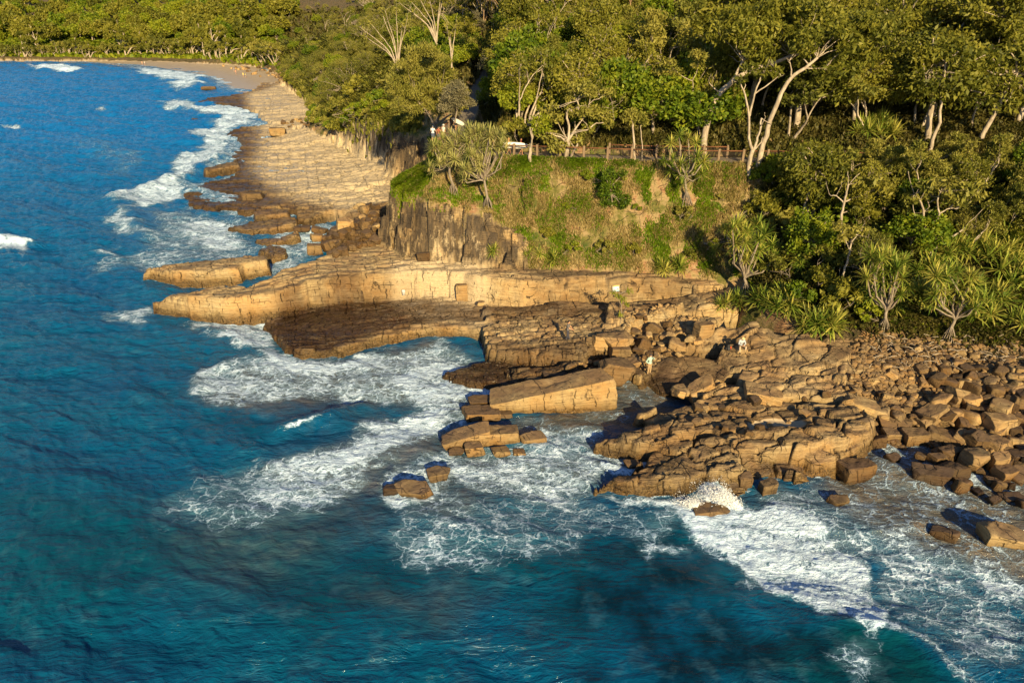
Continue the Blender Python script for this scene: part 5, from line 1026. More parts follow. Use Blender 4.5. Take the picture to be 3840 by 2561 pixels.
HR = [
 (1131,852,1399,946,'long tilted sandstone slab with square right end lying in the shallow channel',.95,MB_A,6,R(4),R(-3),0.,.24,(.55,1.0)),
 (1372,816,1440,886,'biggest upright boulder, golden, at the right end of the long tilted slab',.45,MB_P,5,.3,.1,.4,.8,None),
 (1428,820,1468,846,'flat-topped boulder right behind the biggest upright boulder',.6,MB_A,5,.1,0,.7,.8,None),(1434,842,1470,868,'dark rounded boulder low beside the biggest upright boulder',.4,MB_D,4,.1,0,.3,.8,None),
 (1541,879,1586,914,'pointed boulder with shaded left side on the edge of the sandy pool',.5,MB_P,5,.6,.2,.4,.9,None),(1580,868,1640,912,'pale angular boulder with a sharp peak above the sandy pool',.6,MB_P,5,.3,-.25,.6,.6,(.6,1.1)),
 (1664,880,1703,906,'smooth dark rounded boulder between the pale angular ones',.2,MB_D,4,.2,0,.8,.9,None),(1640,892,1661,906,'small smooth stone left of the dark rounded boulder',.25,MB_A,4,.5,0,.8,.9,None),(1645,877,1666,893,'small smooth stone leaning above the dark rounded boulder',.25,MB_A,4,.9,.3,.9,.9,None),
 (1636,872,1652,888,'little leaning flake stone beside the pale peak boulder',.4,MB_P,4,.9,.6,.9,.7,None),(1688,902,1706,924,'small upright dark stone left of the big pale block',.4,MB_D,4,.3,.2,.8,.8,None),
 (1706,878,1784,932,'big pale square block leaning on the right-hand ledges',.8,MB_P,5,R(-12),.12,.9,.7,None),
 (1596,738,1631,778,'upright cube of sandstone perched on the tilted ledge',.9,MB_A,5,.4,.05,2.3,.8,None),(1584,772,1612,792,'rounded stone at the left end of the tilted ledge',.3,MB_P,4,.2,0,1.9,.8,None),
 (1385,757,1446,796,'big smooth grey-tan boulder on the corner of the stepped block',.35,MB_P,5,.2,0,1.7,.8,None),(1400,788,1446,822,'square boulder under the smooth grey-tan one',.8,MB_A,5,.1,0,1.0,.7,None),(1360,770,1392,806,'pale split block on the front of the stepped ledge',.8,MB_P,5,.0,0,1.3,.6,None),
 (1208,862,1246,894,'dark upright block behind the long tilted slab',.8,MB_D,5,.2,.05,.3,.8,None),(1244,846,1298,880,'squarish brown block behind the long tilted slab',.8,MB_D,5,.2,.05,.4,.7,None),(1296,846,1332,872,'rounded brown block near the sign end of the channel',.5,MB_D,5,.2,.05,.4,.7,None),
 (1068,928,1146,962,'low layered rock off the left end of the long slab',.85,MB_A,5,.1,0,.0,.6,None),(1078,906,1132,932,'dark layered rock behind the low one off the long slab',.8,MB_D,5,.1,0,.0,.6,None),(1130,935,1176,955,'wet black stub rock touching the long slab',.6,MB_D,4,.1,0,.0,.7,None),
 (1024,972,1122,1026,'layered wedge rock in the foam, left part of the split pair',.9,MB_A,5,R(8),R(-4),.0,.45,(.5,1.0)),(1100,972,1190,1020,'layered wedge rock in the foam, right part of the split pair',.9,MB_A,5,R(5),0,.0,.5,None),
 (1070,1012,1108,1044,'square block standing in front of the split wedge rocks',.85,MB_A,5,.1,0,.0,.8,None),(1199,988,1246,1018,'solitary golden rock in the middle of the foam',.55,MB_A,5,.2,0,.0,.7,None),(1133,1022,1168,1044,'small blocky rock awash below the split wedge rocks',.7,MB_A,4,.2,0,-.1,.8,None),(1178,1028,1206,1042,'flat little rock awash right of the blocky one',.6,MB_A,4,.2,0,-.1,.8,None),(1030,1026,1062,1044,'low reddish rock awash left of the square block',.6,MB_A,4,.2,0,-.1,.7,None),
 (918,1102,988,1142,'golden domed rock in the foam nearest the open bay',.45,MB_A,5,.1,.05,-.1,.6,None),(984,1070,1032,1104,'cracked golden rock just behind the domed one',.6,MB_A,5,.4,0,-.1,.7,None),(884,1108,925,1140,'low wet brown rock against the golden domed rock',.4,MB_D,4,.1,0,-.25,.7,None),
 (1436,1052,1466,1074,'small black rock in the white water between the ledges',.5,MB_D,4,.2,0,.0,.8,None),(1592,1150,1666,1192,'rock half buried in the white splash',.45,MB_A,5,.2,0,-.45,.6,None),(1690,1086,1722,1128,'reddish block at the foot of the big outcrop beside the splash',.7,MB_A,5,.2,0,-.1,.8,None),(1744,1098,1778,1142,'upright golden block at the water line right of the splash',.7,MB_A,5,.2,0,-.1,.8,None),
 (1921,1048,2000,1098,'brown ragged rock off the right corner of the outcrop',.5,MB_D,5,.2,0,-.1,.6,None),(1904,1132,1946,1158,'small yellow rock alone in the churning brown water',.4,MB_A,4,.2,0,-.1,.7,None),
 (2095,1064,2170,1110,'dark humped boulder with a golden lower edge in the brown water',.3,MB_D,5,R(-15),0,-.1,.6,None),(2158,1054,2213,1098,'round black boulder in the brown water',.2,MB_D,5,.2,0,-.1,.8,None),(2190,1093,2226,1117,'small brown wedge rock below the round black boulder',.5,MB_A,4,.2,.1,-.1,.8,None),
 (2200,1022,2258,1078,'olive-stained rugged boulder standing in the shallows',.5,MB_A,5,.4,0,.0,.8,None),(2268,1036,2306,1085,'tall olive boulder, rear one of the stacked pair near the right edge',.6,MB_A,5,.1,0,.1,.8,None),(2276,1062,2324,1106,'olive boulder, front one of the stacked pair near the right edge',.5,MB_A,5,.4,.1,.0,.8,None),
 (2133,1037,2165,1064,'small square olive boulder left of the black one',.7,MB_A,4,.2,.1,.0,.8,None),(2157,1022,2195,1058,'rounded brown boulder behind the small square one',.3,MB_D,5,.2,0,.0,.8,None),
 (2070,978,2125,1018,'flat-faced yellowish cube in the shallow water',.9,MB_A,5,.05,0,.0,.7,None),(2026,980,2073,1010,'olive squarish boulder beside the yellowish cube',.7,MB_A,5,.1,.05,.0,.7,None),(2127,978,2193,1018,'dark ribbed boulder sloping into the shallow water',.6,MB_D,5,R(-20),.15,.0,.7,None),
 (2018,944,2088,983,'broad black boulder above the yellowish cube',.4,MB_D,5,R(-10),.05,.3,.7,None),(2100,932,2166,978,'ribbed pale boulder tilted to the left above the shallows',.85,MB_P,5,R(25),R(-22),.5,.6,None),(2168,932,2206,962,'light boulder touching the ribbed pale one',.5,MB_P,4,.2,0,.8,.8,None),
 (2260,944,2322,996,'big round-shouldered pale boulder near the right edge',.5,MB_P,5,.2,0,.5,.7,None),(2164,884,2216,930,'striped angular boulder in the middle of the boulder beach',.7,MB_A,5,.5,.2,1.0,.8,None),(2205,900,2248,942,'pale angular boulder joined to the striped one',.7,MB_P,5,.2,-.1,.9,.8,None),
 (2220,853,2264,885,'pinkish rounded boulder high on the boulder beach',.3,MB_P,5,.2,0,1.7,.8,None),(2306,874,2358,922,'large grooved boulder cut by the right edge of the photo',.6,MB_A,5,.2,0,1.4,.8,None),(2237,896,2270,917,'small pale square boulder left of the grooved one',.9,MB_P,4,.1,0,1.3,.7,None),(2268,910,2311,947,'upright ribbed boulder below the grooved one',.7,MB_A,5,1.4,.1,1.0,.8,None),
 (1940,908,2026,942,'long tilted slab boulder between ledges and boulder beach',.85,MB_A,5,R(-22),.15,1.0,.6,None),(2213,988,2264,1032,'dark faceted boulder at the water edge of the boulder beach',.5,MB_D,5,.2,0,.2,.8,None),(2265,1000,2314,1038,'brown boulder right of the dark faceted one',.5,MB_A,5,.6,0,.2,.8,None),(2265,1094,2310,1118,'flat reddish rock awash under the stacked pair',.6,MB_A,4,R(-20),0,-.1,.5,None),(2294,1126,2344,1146,'low dark rock awash at the right edge',.3,MB_D,4,.2,0,-.1,.7,None),
 (2252,1197,2338,1258,'isolated olive blocky boulder in the surf near the right edge',.75,MB_A,5,R(-8),.05,-.1,.7,None),(2138,1206,2188,1240,'black rock with white water breaking on its left',.3,MB_D,4,R(-30),0,-.2,.6,None),
 (777,499,813,536,'big pale rounded boulder on the dark cobbles of the inlet',.35,MB_P,5,.2,0,.9,.8,None),(714,536,738,554,'small golden boulder in the inlet water',.5,MB_A,4,.4,.1,.0,.8,None),(709,558,740,588,'dark-sided square boulder at the mouth of the inlet',.6,MB_A,5,.2,0,.0,.8,None),(678,517,711,533,'flat dark rock on the far side of the inlet',.6,MB_D,4,.2,0,.2,.7,None),(717,521,748,536,'black wedge rock in the middle of the inlet',.6,MB_D,4,.2,.2,.2,.6,None),
 (960,580,986,612,'brown squat boulder with a dark top at the foot of the headland cliff',.6,MB_D,5,.1,0,3.5,.8,None),(928,640,954,686,'leaning pillar of rock split off the golden wall by the white bucket',.95,MB_A,5,.05,0,.95,.55,None),(1049,654,1073,700,'short pillar of rock split off the golden wall further right',.95,MB_A,5,.05,0,1.2,.55,None),(1096,690,1112,702,'small pale stone lying at the foot of the golden wall',.5,MB_P,4,.2,0,1.5,.8,None),
 (619,294,654,314,'lone boulder on the middle of the rock platform',.6,MB_A,4,.4,.1,1.0,.7,None),(440,272,452,278,'little rock awash off the rock platform',.5,MB_D,4,.2,0,-.1,.8,None),(466,200,494,208,'low brown rock awash off the near end of the beach',.5,MB_D,4,.2,0,-.1,.4,None),(556,440,600,462,'ragged dark rock on the seaward edge of the platform',.5,MB_D,4,.2,0,.3,.7,None),
]
for t in HR:
    hero_rock(*t[:5], blocky=t[5], mat=t[6], sub=t[7], rz=t[8], tilt=t[9], z=t[10], deep=t[11], taper=t[12])
# scattered boulders: several stones, copied
STN = [rock_mesh('stone', 50 + i, (1, .72 + .25 * (i % 3) / 2, .62 + .1 * (i % 4)), (.3, .55, .8, .45)[i % 4], 3, (MB_A, MB_P, MB_D)[i % 3], .03, None, .07) for i in range(14)]
STND = [rock_mesh('stone', 80 + i, (1, .75 + .08 * i, .6 + .07 * i), (.35, .6, .8, .5)[i % 4], 3, MB_D, .03, None, .07) for i in range(5)]
def strew(poly, n, s0, s1, label, group, seed, space=.75, bias=None, name='boulder', dk=.0):
    q = random.Random(seed); pts = []; xs = [p[0] for p in poly]; ys_ = [p[1] for p in poly]
    for _ in range(n * 40):
        if len(pts) >= n: break
        vx, vy = q.uniform(min(xs), max(xs)), q.uniform(min(ys_), max(ys_))
        if not pin(vx, vy, poly): continue
        p = hit(vx, vy)
        if p is None: continue
        s = s0 + (s1 - s0) * q.random() ** 2
        if bias: s *= bias(vx, vy)
        if any((p.x - a.x) ** 2 + (p.y - a.y) ** 2 < (space * (s + b)) ** 2 for a, b in pts): continue
        pts.append((p, s)); o = link(name, q.choice(STND if q.random() < dk else STN)); o.location = (p.x, p.y, p.z - s * .25); o.scale = (s * q.uniform(.8, 1.25), s * q.uniform(.8, 1.2), s * q.uniform(.7, 1.1))
        o.rotation_euler = (q.uniform(-.4, .4), q.uniform(-.4, .4), q.uniform(0, 6.28)); o['label'] = label; o['category'] = name; o['group'] = group
BB = [(1975,880),(2000,800),(2100,790),(2351,835),(2400,850),(2400,1090),(2330,1075),(2230,1040),(2150,975),(2030,975),(2000,940)]
strew(BB, 130, .22, .62, 'medium tan or brown boulder among many on the boulder beach', 'boulders of the boulder beach', 1, .8, lambda a, b: .55 + .75 * min(1, max(0, (b - 820) / 140)) * min(1, max(.35, (a - 1950) / 250)))
strew([(2150,850),(2400,850),(2400,1100),(2330,1100),(2200,1020),(2130,940)], 66, .36, .85, 'large brown boulder in the thick of the heap at the right edge', 'large boulders at the right edge', 2, .72, dk=.5)
strew([(1432,752),(1560,742),(1610,770),(1590,820),(1500,822),(1440,832)], 60, .2, .62, 'angular tumbled boulder in the gully between wall and tilted ledge', 'tumbled boulders in the gully', 3, .72, name='stone')
strew([(1270,850),(1380,820),(1440,850),(1480,880),(1400,892),(1330,875)], 14, .2, .5, 'small dark stone around the upright boulder', 'stones around the upright boulder', 4, name='stone')
strew([(1590,940),(1960,880),(1960,935),(1700,1010),(1600,1000)], 22, .15, .38, 'loose stone lying on the right-hand ledges', 'loose stones on the ledges', 5, 1.2, name='stone')
strew([(2000,1020),(2140,1030),(2330,1110),(2351,1180),(2200,1130),(2080,1110)], 12, .25, .6, 'small boulder awash in the brown water', 'boulders awash in the brown water', 6, 1.4, dk=.8)
strew([(750,540),(790,528),(868,500),(872,560),(770,590),(740,570)], 60, .3, .7, 'dark cobble heaped in the shaded inlet beside the headland', 'dark cobbles in the inlet', 7, .62, name='cobble', dk=.9)
strew([(820,480),(868,470),(868,500),(830,505)], 8, .4, .8, 'boulder in the shade at the foot of the headland corner', 'boulders at the headland corner', 8)
strew([(500,150),(655,160),(660,190),(600,180)], 40, .5, 1.1, 'grey cobble on the bank at the top of the beach', 'cobbles at the top of the beach', 9, .9, name='cobble')
strew([(640,282),(705,268),(712,290),(660,296)], 18, .3, .6, 'pale stone on the bank of rubble behind the platform', 'pale rubble stones', 10, .9)
# shingle: too many to count
def shingle(name, label, poly, n, s0, s1, seed, mat):
    x, y, z_ = [], [], []; q = np.random.default_rng(seed); P = np.array([V(*p, 1.2) for p in poly])
    a = q.uniform(P[:, 0].min(), P[:, 0].max(), n * 3); b = q.uniform(P[:, 1].min(), P[:, 1].max(), n * 3); ok = sdf(a, b, P) > 0; a, b = a[ok][:n], b[ok][:n]; z_ = GH(a, b)
    v0, f0 = _I[2]; M = []; 
    for i in range(6):
        qq = np.random.default_rng(i); p = v0 * 1.6
        for _ in range(12):
            n_ = qq.normal(size=3); n_ /= np.linalg.norm(n_); s = p @ n_ - (.8 + .35 * qq.random()); m = s > 0; p[m] -= n_ * s[m][:, None]
        M.append(p * np.array([1, .8, .55]))
    vs, fs, k = [], [], 0
    for i in range(len(a)):
        s = s0 + (s1 - s0) * q.random() ** 2.5; th = q.random() * 6.28; c_, s_ = math.cos(th), math.sin(th); p = M[i % 6] * s; tl = q.normal() * .35
        p = np.stack([p[:, 0] * c_ - p[:, 1] * s_, p[:, 0] * s_ + p[:, 1] * c_, p[:, 2] + p[:, 0] * tl], 1) + np.array([a[i], b[i], z_[i] + s * .1]); vs.append(p); fs.append(f0 + k); k += len(p)
    link(name, mesh_np(name, np.vstack(vs), np.vstack(fs), [mat], smooth=False), kind='stuff', label=label, category='shingle')
shingle('shingle', 'loose tan stones and rubble covering the boulder beach', [(1948,890),(1950,820),(2020,790),(2400,840),(2400,1080),(2150,990),(2030,980),(1975,940)], 5200, .06, .26, 3, MB_S)
shingle('ledge_rubble', 'small stones caught in the gully below the wall', [(1430,750),(1600,740),(1620,780),(1500,830),(1440,845)], 500, .07, .22, 4, MB_S)
# driftwood on the upper boulder beach
dm = MB(); q = np.random.default_rng(8)
for i in range(170):
    p = hit(q.uniform(1990, 2351), q.uniform(770, 850))
    if p is None: continue
    th = q.random() * 6.28; L = .3 + q.random() * .8; d = np.array([math.cos(th), math.sin(th), .1 * q.normal()]) * L
    dm.tube([np.array(p) + [0, 0, .12], np.array(p) + d * .5 + [0, 0, .2], np.array(p) + d + [0, 0, .12]], [.03, .035, .015], 4)
link('driftwood_litter', dm.mesh('driftwood_litter', M_BARK), kind='stuff', label='dry sticks and driftwood strewn above the boulders', category='driftwood')
# ------------------------------------------------------------ plain materials
def plain(name, c, rough=.7, spec=.3, nz=0.0, scale=8):
    N = NT(name); tc = N.n('TexCoord').outputs['Object']
    n = N.noise(tc, scale, 4, .6); cc = N.mix(N.mr(n, .3, .7, 0, 1), tuple(x * (1 - nz) for x in c), tuple(min(1, x * (1 + nz)) for x in c))
    N.set(N.b.inputs['Base Color'], cc); N.b.inputs['Roughness'].default_value = rough; N.b.inputs['Specular IOR Level'].default_value = spec; return N.m
M_WOOD = mat_bark('weathered_timber', (.24, .17, .11), (.16, .11, .07), (4, 4, .6))
M_RAIL = mat_bark('red_brown_rail', (.17, .075, .035), (.12, .05, .025), (1, 4, 4))
M_WIRE = plain('dark_steel', (.10, .075, .06), .5)
# ------------------------------------------------------------ railings
def offset(line, d):
    P = [Vector(p) for p in line]; o = []
    for i, p in enumerate(P):
        t = Vector((0, 0, 0))
        if i: t += (p - P[i - 1]).normalized()
        if i < len(P) - 1: t += (P[i + 1] - p).normalized()
        t.z = 0; t.normalize(); o.append(p + Vector((t.y, -t.x, 0)) * d)
    return o
def resample(P, step):
    out = [P[0]]; acc = 0
    for a, b in zip(P[:-1], P[1:]):
        L = (b - a).length; s = step - acc
        while s <= L: out.append(a + (b - a) * (s / L)); s += step
        acc = (acc + L) % step if L < s else L - (s - step)
    return out
def box_me(name, h, mat, bev=.02):
    bm = bmesh.new(); bmesh.ops.create_cube(bm, size=2); bmesh.ops.scale(bm, vec=h, verts=bm.verts)
    bmesh.ops.bevel(bm, geom=bm.edges[:], offset=bev, segments=1, affect='EDGES'); me = bpy.data.meshes.new(name); bm.to_mesh(me); bm.free(); me.materials.append(mat); return me
POST = box_me('post', (.11, .11, .68), M_WOOD); 
def railing(line, label, mode, group=None, postmat=None, rail=True, hgt=1.12):
    P = resample(line, 2.35); r = bpy.data.objects.new('railing', None); col.objects.link(r); r.location = P[0]; r['label'] = label; r['category'] = 'railing'; r.empty_display_size = .3
    B = P[0]
    for p in P:
        o = link('post', POST, r); o.location = p - B + Vector((0, 0, .57)); 
        i = P.index(p); t = (P[min(i + 1, len(P) - 1)] - P[max(i - 1, 0)]); o.rotation_euler = (0, 0, math.atan2(t.y, t.x))
    for a, b in zip(P[:-1], P[1:]):
        d = (b - a); L = d.length; yaw = math.atan2(d.y, d.x); el = math.asin(max(-1, min(1, d.z / L)))
        m = MB(); M = Matrix.Rotation(yaw, 3, 'Z') @ Matrix.Rotation(-el, 3, 'Y')
        if rail:
            m.box(Vector(((L / 2), 0, hgt - .05)), (L / 2 - .112, .055, .05)); v = np.vstack(m.v) @ np.array(M).T + np.array(a - B); m.v = [v.astype(np.float32)]
            link('rail', m.mesh('rail', M_RAIL, False), r)
        w_ = MB()
        if mode == 'bars':
            n = int(L / .14)
            for i in range(1, n): q_ = a - B + d * (i / n); w_.box(q_ + Vector((0, 0, .56)), (.011, .011, .46))
        elif mode == 'wires':
            for i in range(7): q_ = a - B + d * .5; z0 = .18 + i * .125; w_.tube([a - B + Vector((0, 0, z0)), b - B + Vector((0, 0, z0))], .012, 4, False)
        if mode:
            k = link('infill_bars' if mode == 'bars' else 'infill_wires', w_.mesh('infill', M_WIRE, False), r)
    return r
FR = offset(PATH, 1.12)
railing(FR[2:7] , 'timber railing climbing the left edge of the path to the lookout corner', 'bars')
railing(FR[6:12], 'long timber railing with upright bars along the cliff top', 'bars')
railing(FR[11:15], 'timber railing with horizontal wires along the shaded right end of the path', 'wires')
BK = offset(PATH, -1.15)
railing(BK[10:13], 'short row of timber railing on the inland side of the path', 'bars')
# low stone edging behind the path
# ------------------------------------------------------------ people
SKIN = plain('skin', (.50, .27, .16), .5, .35, .08); SKIN2 = plain('tanned_skin', (.42, .21, .115), .5, .35, .08)
def cloth(c): return plain('cloth', c, .85, .15, .12, 14)
def capsule(mb, a, b, ra, rb, k=12):
    a, b = np.array(a, float), np.array(b, float); t = b - a; L = np.linalg.norm(t); t = t / (L + 1e-9)
    e = np.cross(t, [.3, .2, .9] if abs(t[2]) < .9 else [.9, .2, .1]); e /= np.linalg.norm(e); g = np.cross(t, e); rings = []
    for ph in np.linspace(-math.pi / 2 + .25, 0, 4): rings.append((a + t * ra * math.sin(ph), ra * math.cos(ph)))
    for ph in np.linspace(0, math.pi / 2 - .25, 4): rings.append((b + t * rb * math.sin(ph), rb * math.cos(ph)))
    th = np.arange(k) / k * 2 * math.pi; cs = np.cos(th)[:, None] * e + np.sin(th)[:, None] * g
    v = [a - t * ra]; 
    for c, r in rings: v += list(c + cs * r)
    v.append(b + t * rb); n = len(rings); f = []
    for j in range(k): f.append((0, 1 + (j + 1) % k, 1 + j, 1 + j))
    for i in range(n - 1):
        for j in range(k): f.append((1 + i * k + j, 1 + i * k + (j + 1) % k, 1 + (i + 1) * k + (j + 1) % k, 1 + (i + 1) * k + j))
    l = len(v) - 1
    for j in range(k): f.append((1 + (n - 1) * k + j, 1 + (n - 1) * k + (j + 1) % k, l, l))
    mb.add(v, f)
def ball(mb, c, r):
    v, f = _I[3]; f4 = np.hstack([f, f[:, 2:3]]); mb.add(v * np.array(r) + np.array(c), f4)
def vox(name, mb, mat, parent, vs, sm=2):
    o = link(name, mb.mesh(name, mat), parent); m = o.modifiers.new('r', 'REMESH'); m.mode = 'VOXEL'; m.voxel_size = vs; m.use_smooth_shade = True
    s = o.modifiers.new('s', 'SMOOTH'); s.factor = .5; s.iterations = sm; return o
BASE = dict(pel=(0, 0, .95), wai=(0, 0, 1.08), che=(0, .0, 1.30), nec=(0, .01, 1.50), hea=(0, -.02, 1.635),
            sL=(.18, 0, 1.42), sR=(-.18, 0, 1.42), eL=(.25, .03, 1.14), eR=(-.25, .03, 1.14), wL=(.26, -.05, .90), wR=(-.26, -.05, .90),
            hL=(.09, 0, .92), hR=(-.09, 0, .92), kL=(.11, -.02, .50), kR=(-.11, -.02, .50), aL=(.12, .02, .08), aR=(-.12, .02, .08))
def person(loc, yaw, label, pose=None, top=None, sleeve=.5, legs=None, leglen=1.0, hair=(.08, .05, .03), hat=None, shoes=None, s=1.0, skin=None, long_hair=False, vs=.0085, grp=None, waist=None):
    """faces -Y before yaw; sleeve/leglen: how far clothing runs down the limb (0..2)"""
    J = {k: np.array(v, float) for k, v in {**BASE, **(pose or {})}.items()}; skin = skin or SKIN
    r = bpy.data.objects.new('person', None); col.objects.link(r); r.location = loc; r.rotation_euler = (0, 0, yaw); r.scale = (s, s, s); r['label'] = label; r['category'] = 'person'; r.empty_display_size = .3
    if grp: r['group'] = grp
    b = MB(); C_ = lambda a, c, ra, rb: capsule(b, J[a] if isinstance(a, str) else a, J[c] if isinstance(c, str) else c, ra, rb)
    for sd_ in ('L', 'R'):
        C_('h' + sd_, 'k' + sd_, .085, .058); C_('k' + sd_, 'a' + sd_, .056, .036)
        C_('s' + sd_, 'e' + sd_, .050, .038); C_('e' + sd_, 'w' + sd_, .038, .026)
        an = J['a' + sd_]; C_(an + [0, .03, -.035], an + [0, -.15, -.05], .036, .026)
        w_ = J['w' + sd_]; e_ = J['e' + sd_]; d = (w_ - e_) / np.linalg.norm(w_ - e_); sg = 1 if sd_ == 'L' else -1
        acr = np.cross(d, [sg, 0, 0]); acr = acr / (np.linalg.norm(acr) + 1e-6); nrm = np.cross(acr, d)
        palm = w_ + d * .06
        C_(w_, palm + acr * .015, .024, .024); C_(w_ + d * .02 - acr * .012, palm - acr * .018, .022, .022)
        for i, fl in enumerate((.062, .070, .066, .052)):
            f0 = palm + d * .02 + acr * (.027 - i * .018); f1 = f0 + d * fl * .55 - nrm * .008 * sg; f2 = f1 + d * fl * .4 - nrm * .022 * sg; C_(f0, f1, .0095, .0088); C_(f1, f2, .0088, .0075)
        t0 = w_ + d * .03 + acr * .024; t1 = t0 + d * .03 + acr * .028; C_(t0, t1, .012, .010); C_(t1, t1 + d * .03 + acr * .004, .010, .0085)
    C_('pel', 'wai', .115, .105); C_(J['pel'] + [.06, 0, 0], J['pel'] - [.06, 0, 0], .11, .11); C_('wai', 'che', .105, .12)
    C_(J['che'] + [.07, 0, 0], J['che'] - [.07, 0, 0], .11, .11); C_('sL', 'sR', .058, .058); C_('che', 'nec', .10, .052); C_('nec', 'hea', .050, .055)
    hc = J['hea']; fw = np.array([0, -1, 0.]); 
    if 'face' in (pose or {}): fw = np.array(pose['face'], float); fw /= np.linalg.norm(fw)
    sdv = np.cross(fw, [0, 0, 1.]); sdv /= np.linalg.norm(sdv) + 1e-9
    ball(b, hc + [0, 0, .02], (.075, .085, .10)); ball(b, hc + fw * .028 - [0, 0, .05], (.052, .055, .055))
    C_(hc + fw * .088 + [0, 0, .012], hc + fw * .100 - [0, 0, .02], .010, .014); C_(hc + fw * .078 - [0, 0, .052] + sdv * .018, hc + fw * .078 - [0, 0, .052] - sdv * .018, .010, .010)
    for g_ in (-1, 1): ball(b, hc + sdv * .078 * g_, (.014, .02, .030))
    vox('body', b, skin, r, vs)
    for g_ in (-1, 1):
        m = MB(); ball(m, hc + fw * .080 + sdv * .030 * g_ + [0, 0, .018], (.010, .010, .007)); link('eye', m.mesh('eye', plain('eye_dark', (.03, .02, .015), .3)), r)
    h = MB(); ball(h, hc + [0, 0, .045] - fw * .018, (.083, .090, .085))
    if long_hair: capsule(h, hc - fw * .07, hc - fw * .10 - [0, 0, .20], .06, .045)
    vox('hair', h, plain('hair', hair, .6, .3, .2), r, .01)
    if top is not None:
        t = MB(); T = lambda a, c, ra, rb: capsule(t, a, c, ra, rb)
        T(J['wai'] - [0, 0, .07], J['che'], .128, .135); T(J['che'] + [.075, 0, 0], J['che'] - [.075, 0, 0], .122, .122); T(J['sL'], J['sR'], .070, .070); T(J['che'], J['nec'] - [0, 0, .03], .11, .07); T(J['pel'] + [.055, 0, .03], J['pel'] - [.055, 0, -.03], .125, .125)
        for sd_ in ('L', 'R'):
            if sleeve > 0:
                q_ = min(sleeve, 1); T(J['s' + sd_], J['s' + sd_] + (J['e' + sd_] - J['s' + sd_]) * q_, .064, .054)
                if sleeve > 1: T(J['e' + sd_], J['e' + sd_] + (J['w' + sd_] - J['e' + sd_]) * (sleeve - 1), .053, .042)
        vox('shirt', t, cloth(top), r, .012)
    if legs is not None:
        t = MB(); T = lambda a, c, ra, rb: capsule(t, a, c, ra, rb)
        T(J['pel'] + [.06, 0, -.01], J['pel'] - [.06, 0, .01], .122, .122)
        for sd_ in ('L', 'R'):
            q_ = min(leglen, 1); T(J['h' + sd_], J['h' + sd_] + (J['k' + sd_] - J['h' + sd_]) * q_, .102, .078)
            if leglen > 1: T(J['k' + sd_], J['k' + sd_] + (J['a' + sd_] - J['k' + sd_]) * (leglen - 1), .076, .062)
        vox('trousers' if leglen > 1 else 'shorts', t, cloth(legs), r, .012)
    if hat is not None:
        t = MB(); n = 24; prof = [(0, .15), (.06, .148), (.088, .11), (.095, .06), (.19, .045), (.19, .035), (.09, .045)]
        if hat[1] == 'cap': prof = [(0, .12), (.06, .11), (.088, .07), (.095, .03), (.13, .025), (.09, .02)]
        v = []; f = []
        for rr, zz in prof: 
            for i in range(n): a = i / n * 6.28318; v.append(hc + np.array([math.cos(a) * rr, math.sin(a) * rr, zz]))
        for i in range(len(prof) - 1):
            for j in range(n): f.append((i * n + j, i * n + (j + 1) % n, (i + 1) * n + (j + 1) % n, (i + 1) * n + j))
        t.add(v, f); link('hat', t.mesh('hat', cloth(hat[0])), r)
    if shoes is not None:
        for sd_ in ('L', 'R'):
            t = MB(); an = J['a' + sd_]; capsule(t, an + [0, .04, -.03], an + [0, -.15, -.045], .05, .042); link('shoe', t.mesh('shoe', cloth(shoes)), r)
    return r
g = hit(1303, 784)
person(g, R(75), 'man in a grey T-shirt and dark trousers standing alone on the stepped rock', dict(eR=(-.22, -.14, 1.18), wR=(-.12, -.34, 1.10), eL=(.22, -.16, 1.18), wL=(.10, -.36, 1.08), aL=(.12, -.10, .08), aR=(-.12, .12, .10), hea=(0, -.06, 1.63)), top=(.13, .12, .12), sleeve=.6, legs=(.05, .05, .07), leglen=1.92, shoes=(.05, .045, .04), hair=(.05, .03, .02), skin=SKIN)
m = MB(); m.box((0, 0, 0), (.06, .035, .04)); capsule(m, (0, -.03, 0), (0, -.10, 0), .03, .028); cmr = link('camera_body', m.mesh('camera_body', plain('black_plastic', (.02, .02, .02), .4))); cmr.name = 'handheld_camera'
cmr.location = g + Matrix.Rotation(R(75), 3, 'Z') @ Vector((-.01, -.42, 1.10)); cmr.rotation_euler = (0, 0, R(75)); cmr['label'] = 'small black camera in the hands of the man in the grey T-shirt'; cmr['category'] = 'camera'
g = hit(1489, 864)
person(g, R(35), 'man in a mint long-sleeved shirt and khaki trousers standing on the dark flat rock', dict(eL=(.30, -.12, 1.28), wL=(.10, -.22, 1.52), eR=(-.33, .06, 1.16), wR=(-.18, -.06, 1.0), face=(.5, -1, 0)), top=(.32, .45, .41), sleeve=1.85, legs=(.36, .25, .14), leglen=1.9, shoes=(.10, .07, .05), hat=((.05, .05, .06), 'cap'), s=1.02)
g = hit(1700, 808)
seat = dict(pel=(0, .05, .50), wai=(0, .02, .63), che=(0, -.08, .84), nec=(0, -.13, 1.02), hea=(0, -.20, 1.13), sL=(.18, -.09, .95), sR=(-.18, -.09, .95), eL=(.27, -.20, .72), eR=(-.27, -.20, .72), wL=(.08, -.40, .66), wR=(-.08, -.40, .66),
            hL=(.10, .0, .46), hR=(-.10, .0, .46), kL=(.24, -.42, .50), kR=(-.24, -.42, .50), aL=(.20, -.48, .09), aR=(-.22, -.46, .09), face=(0, -1, -.4))
person(g + Vector((0, .15, -.05)), R(5), 'angler in a pale checked shirt and straw hat sitting on the ledge', seat, top=(.36, .39, .43), sleeve=1.9, legs=(.42, .32, .22), leglen=1.85, hat=((.62, .45, .22), 'hat'), shoes=(.04, .035, .03))
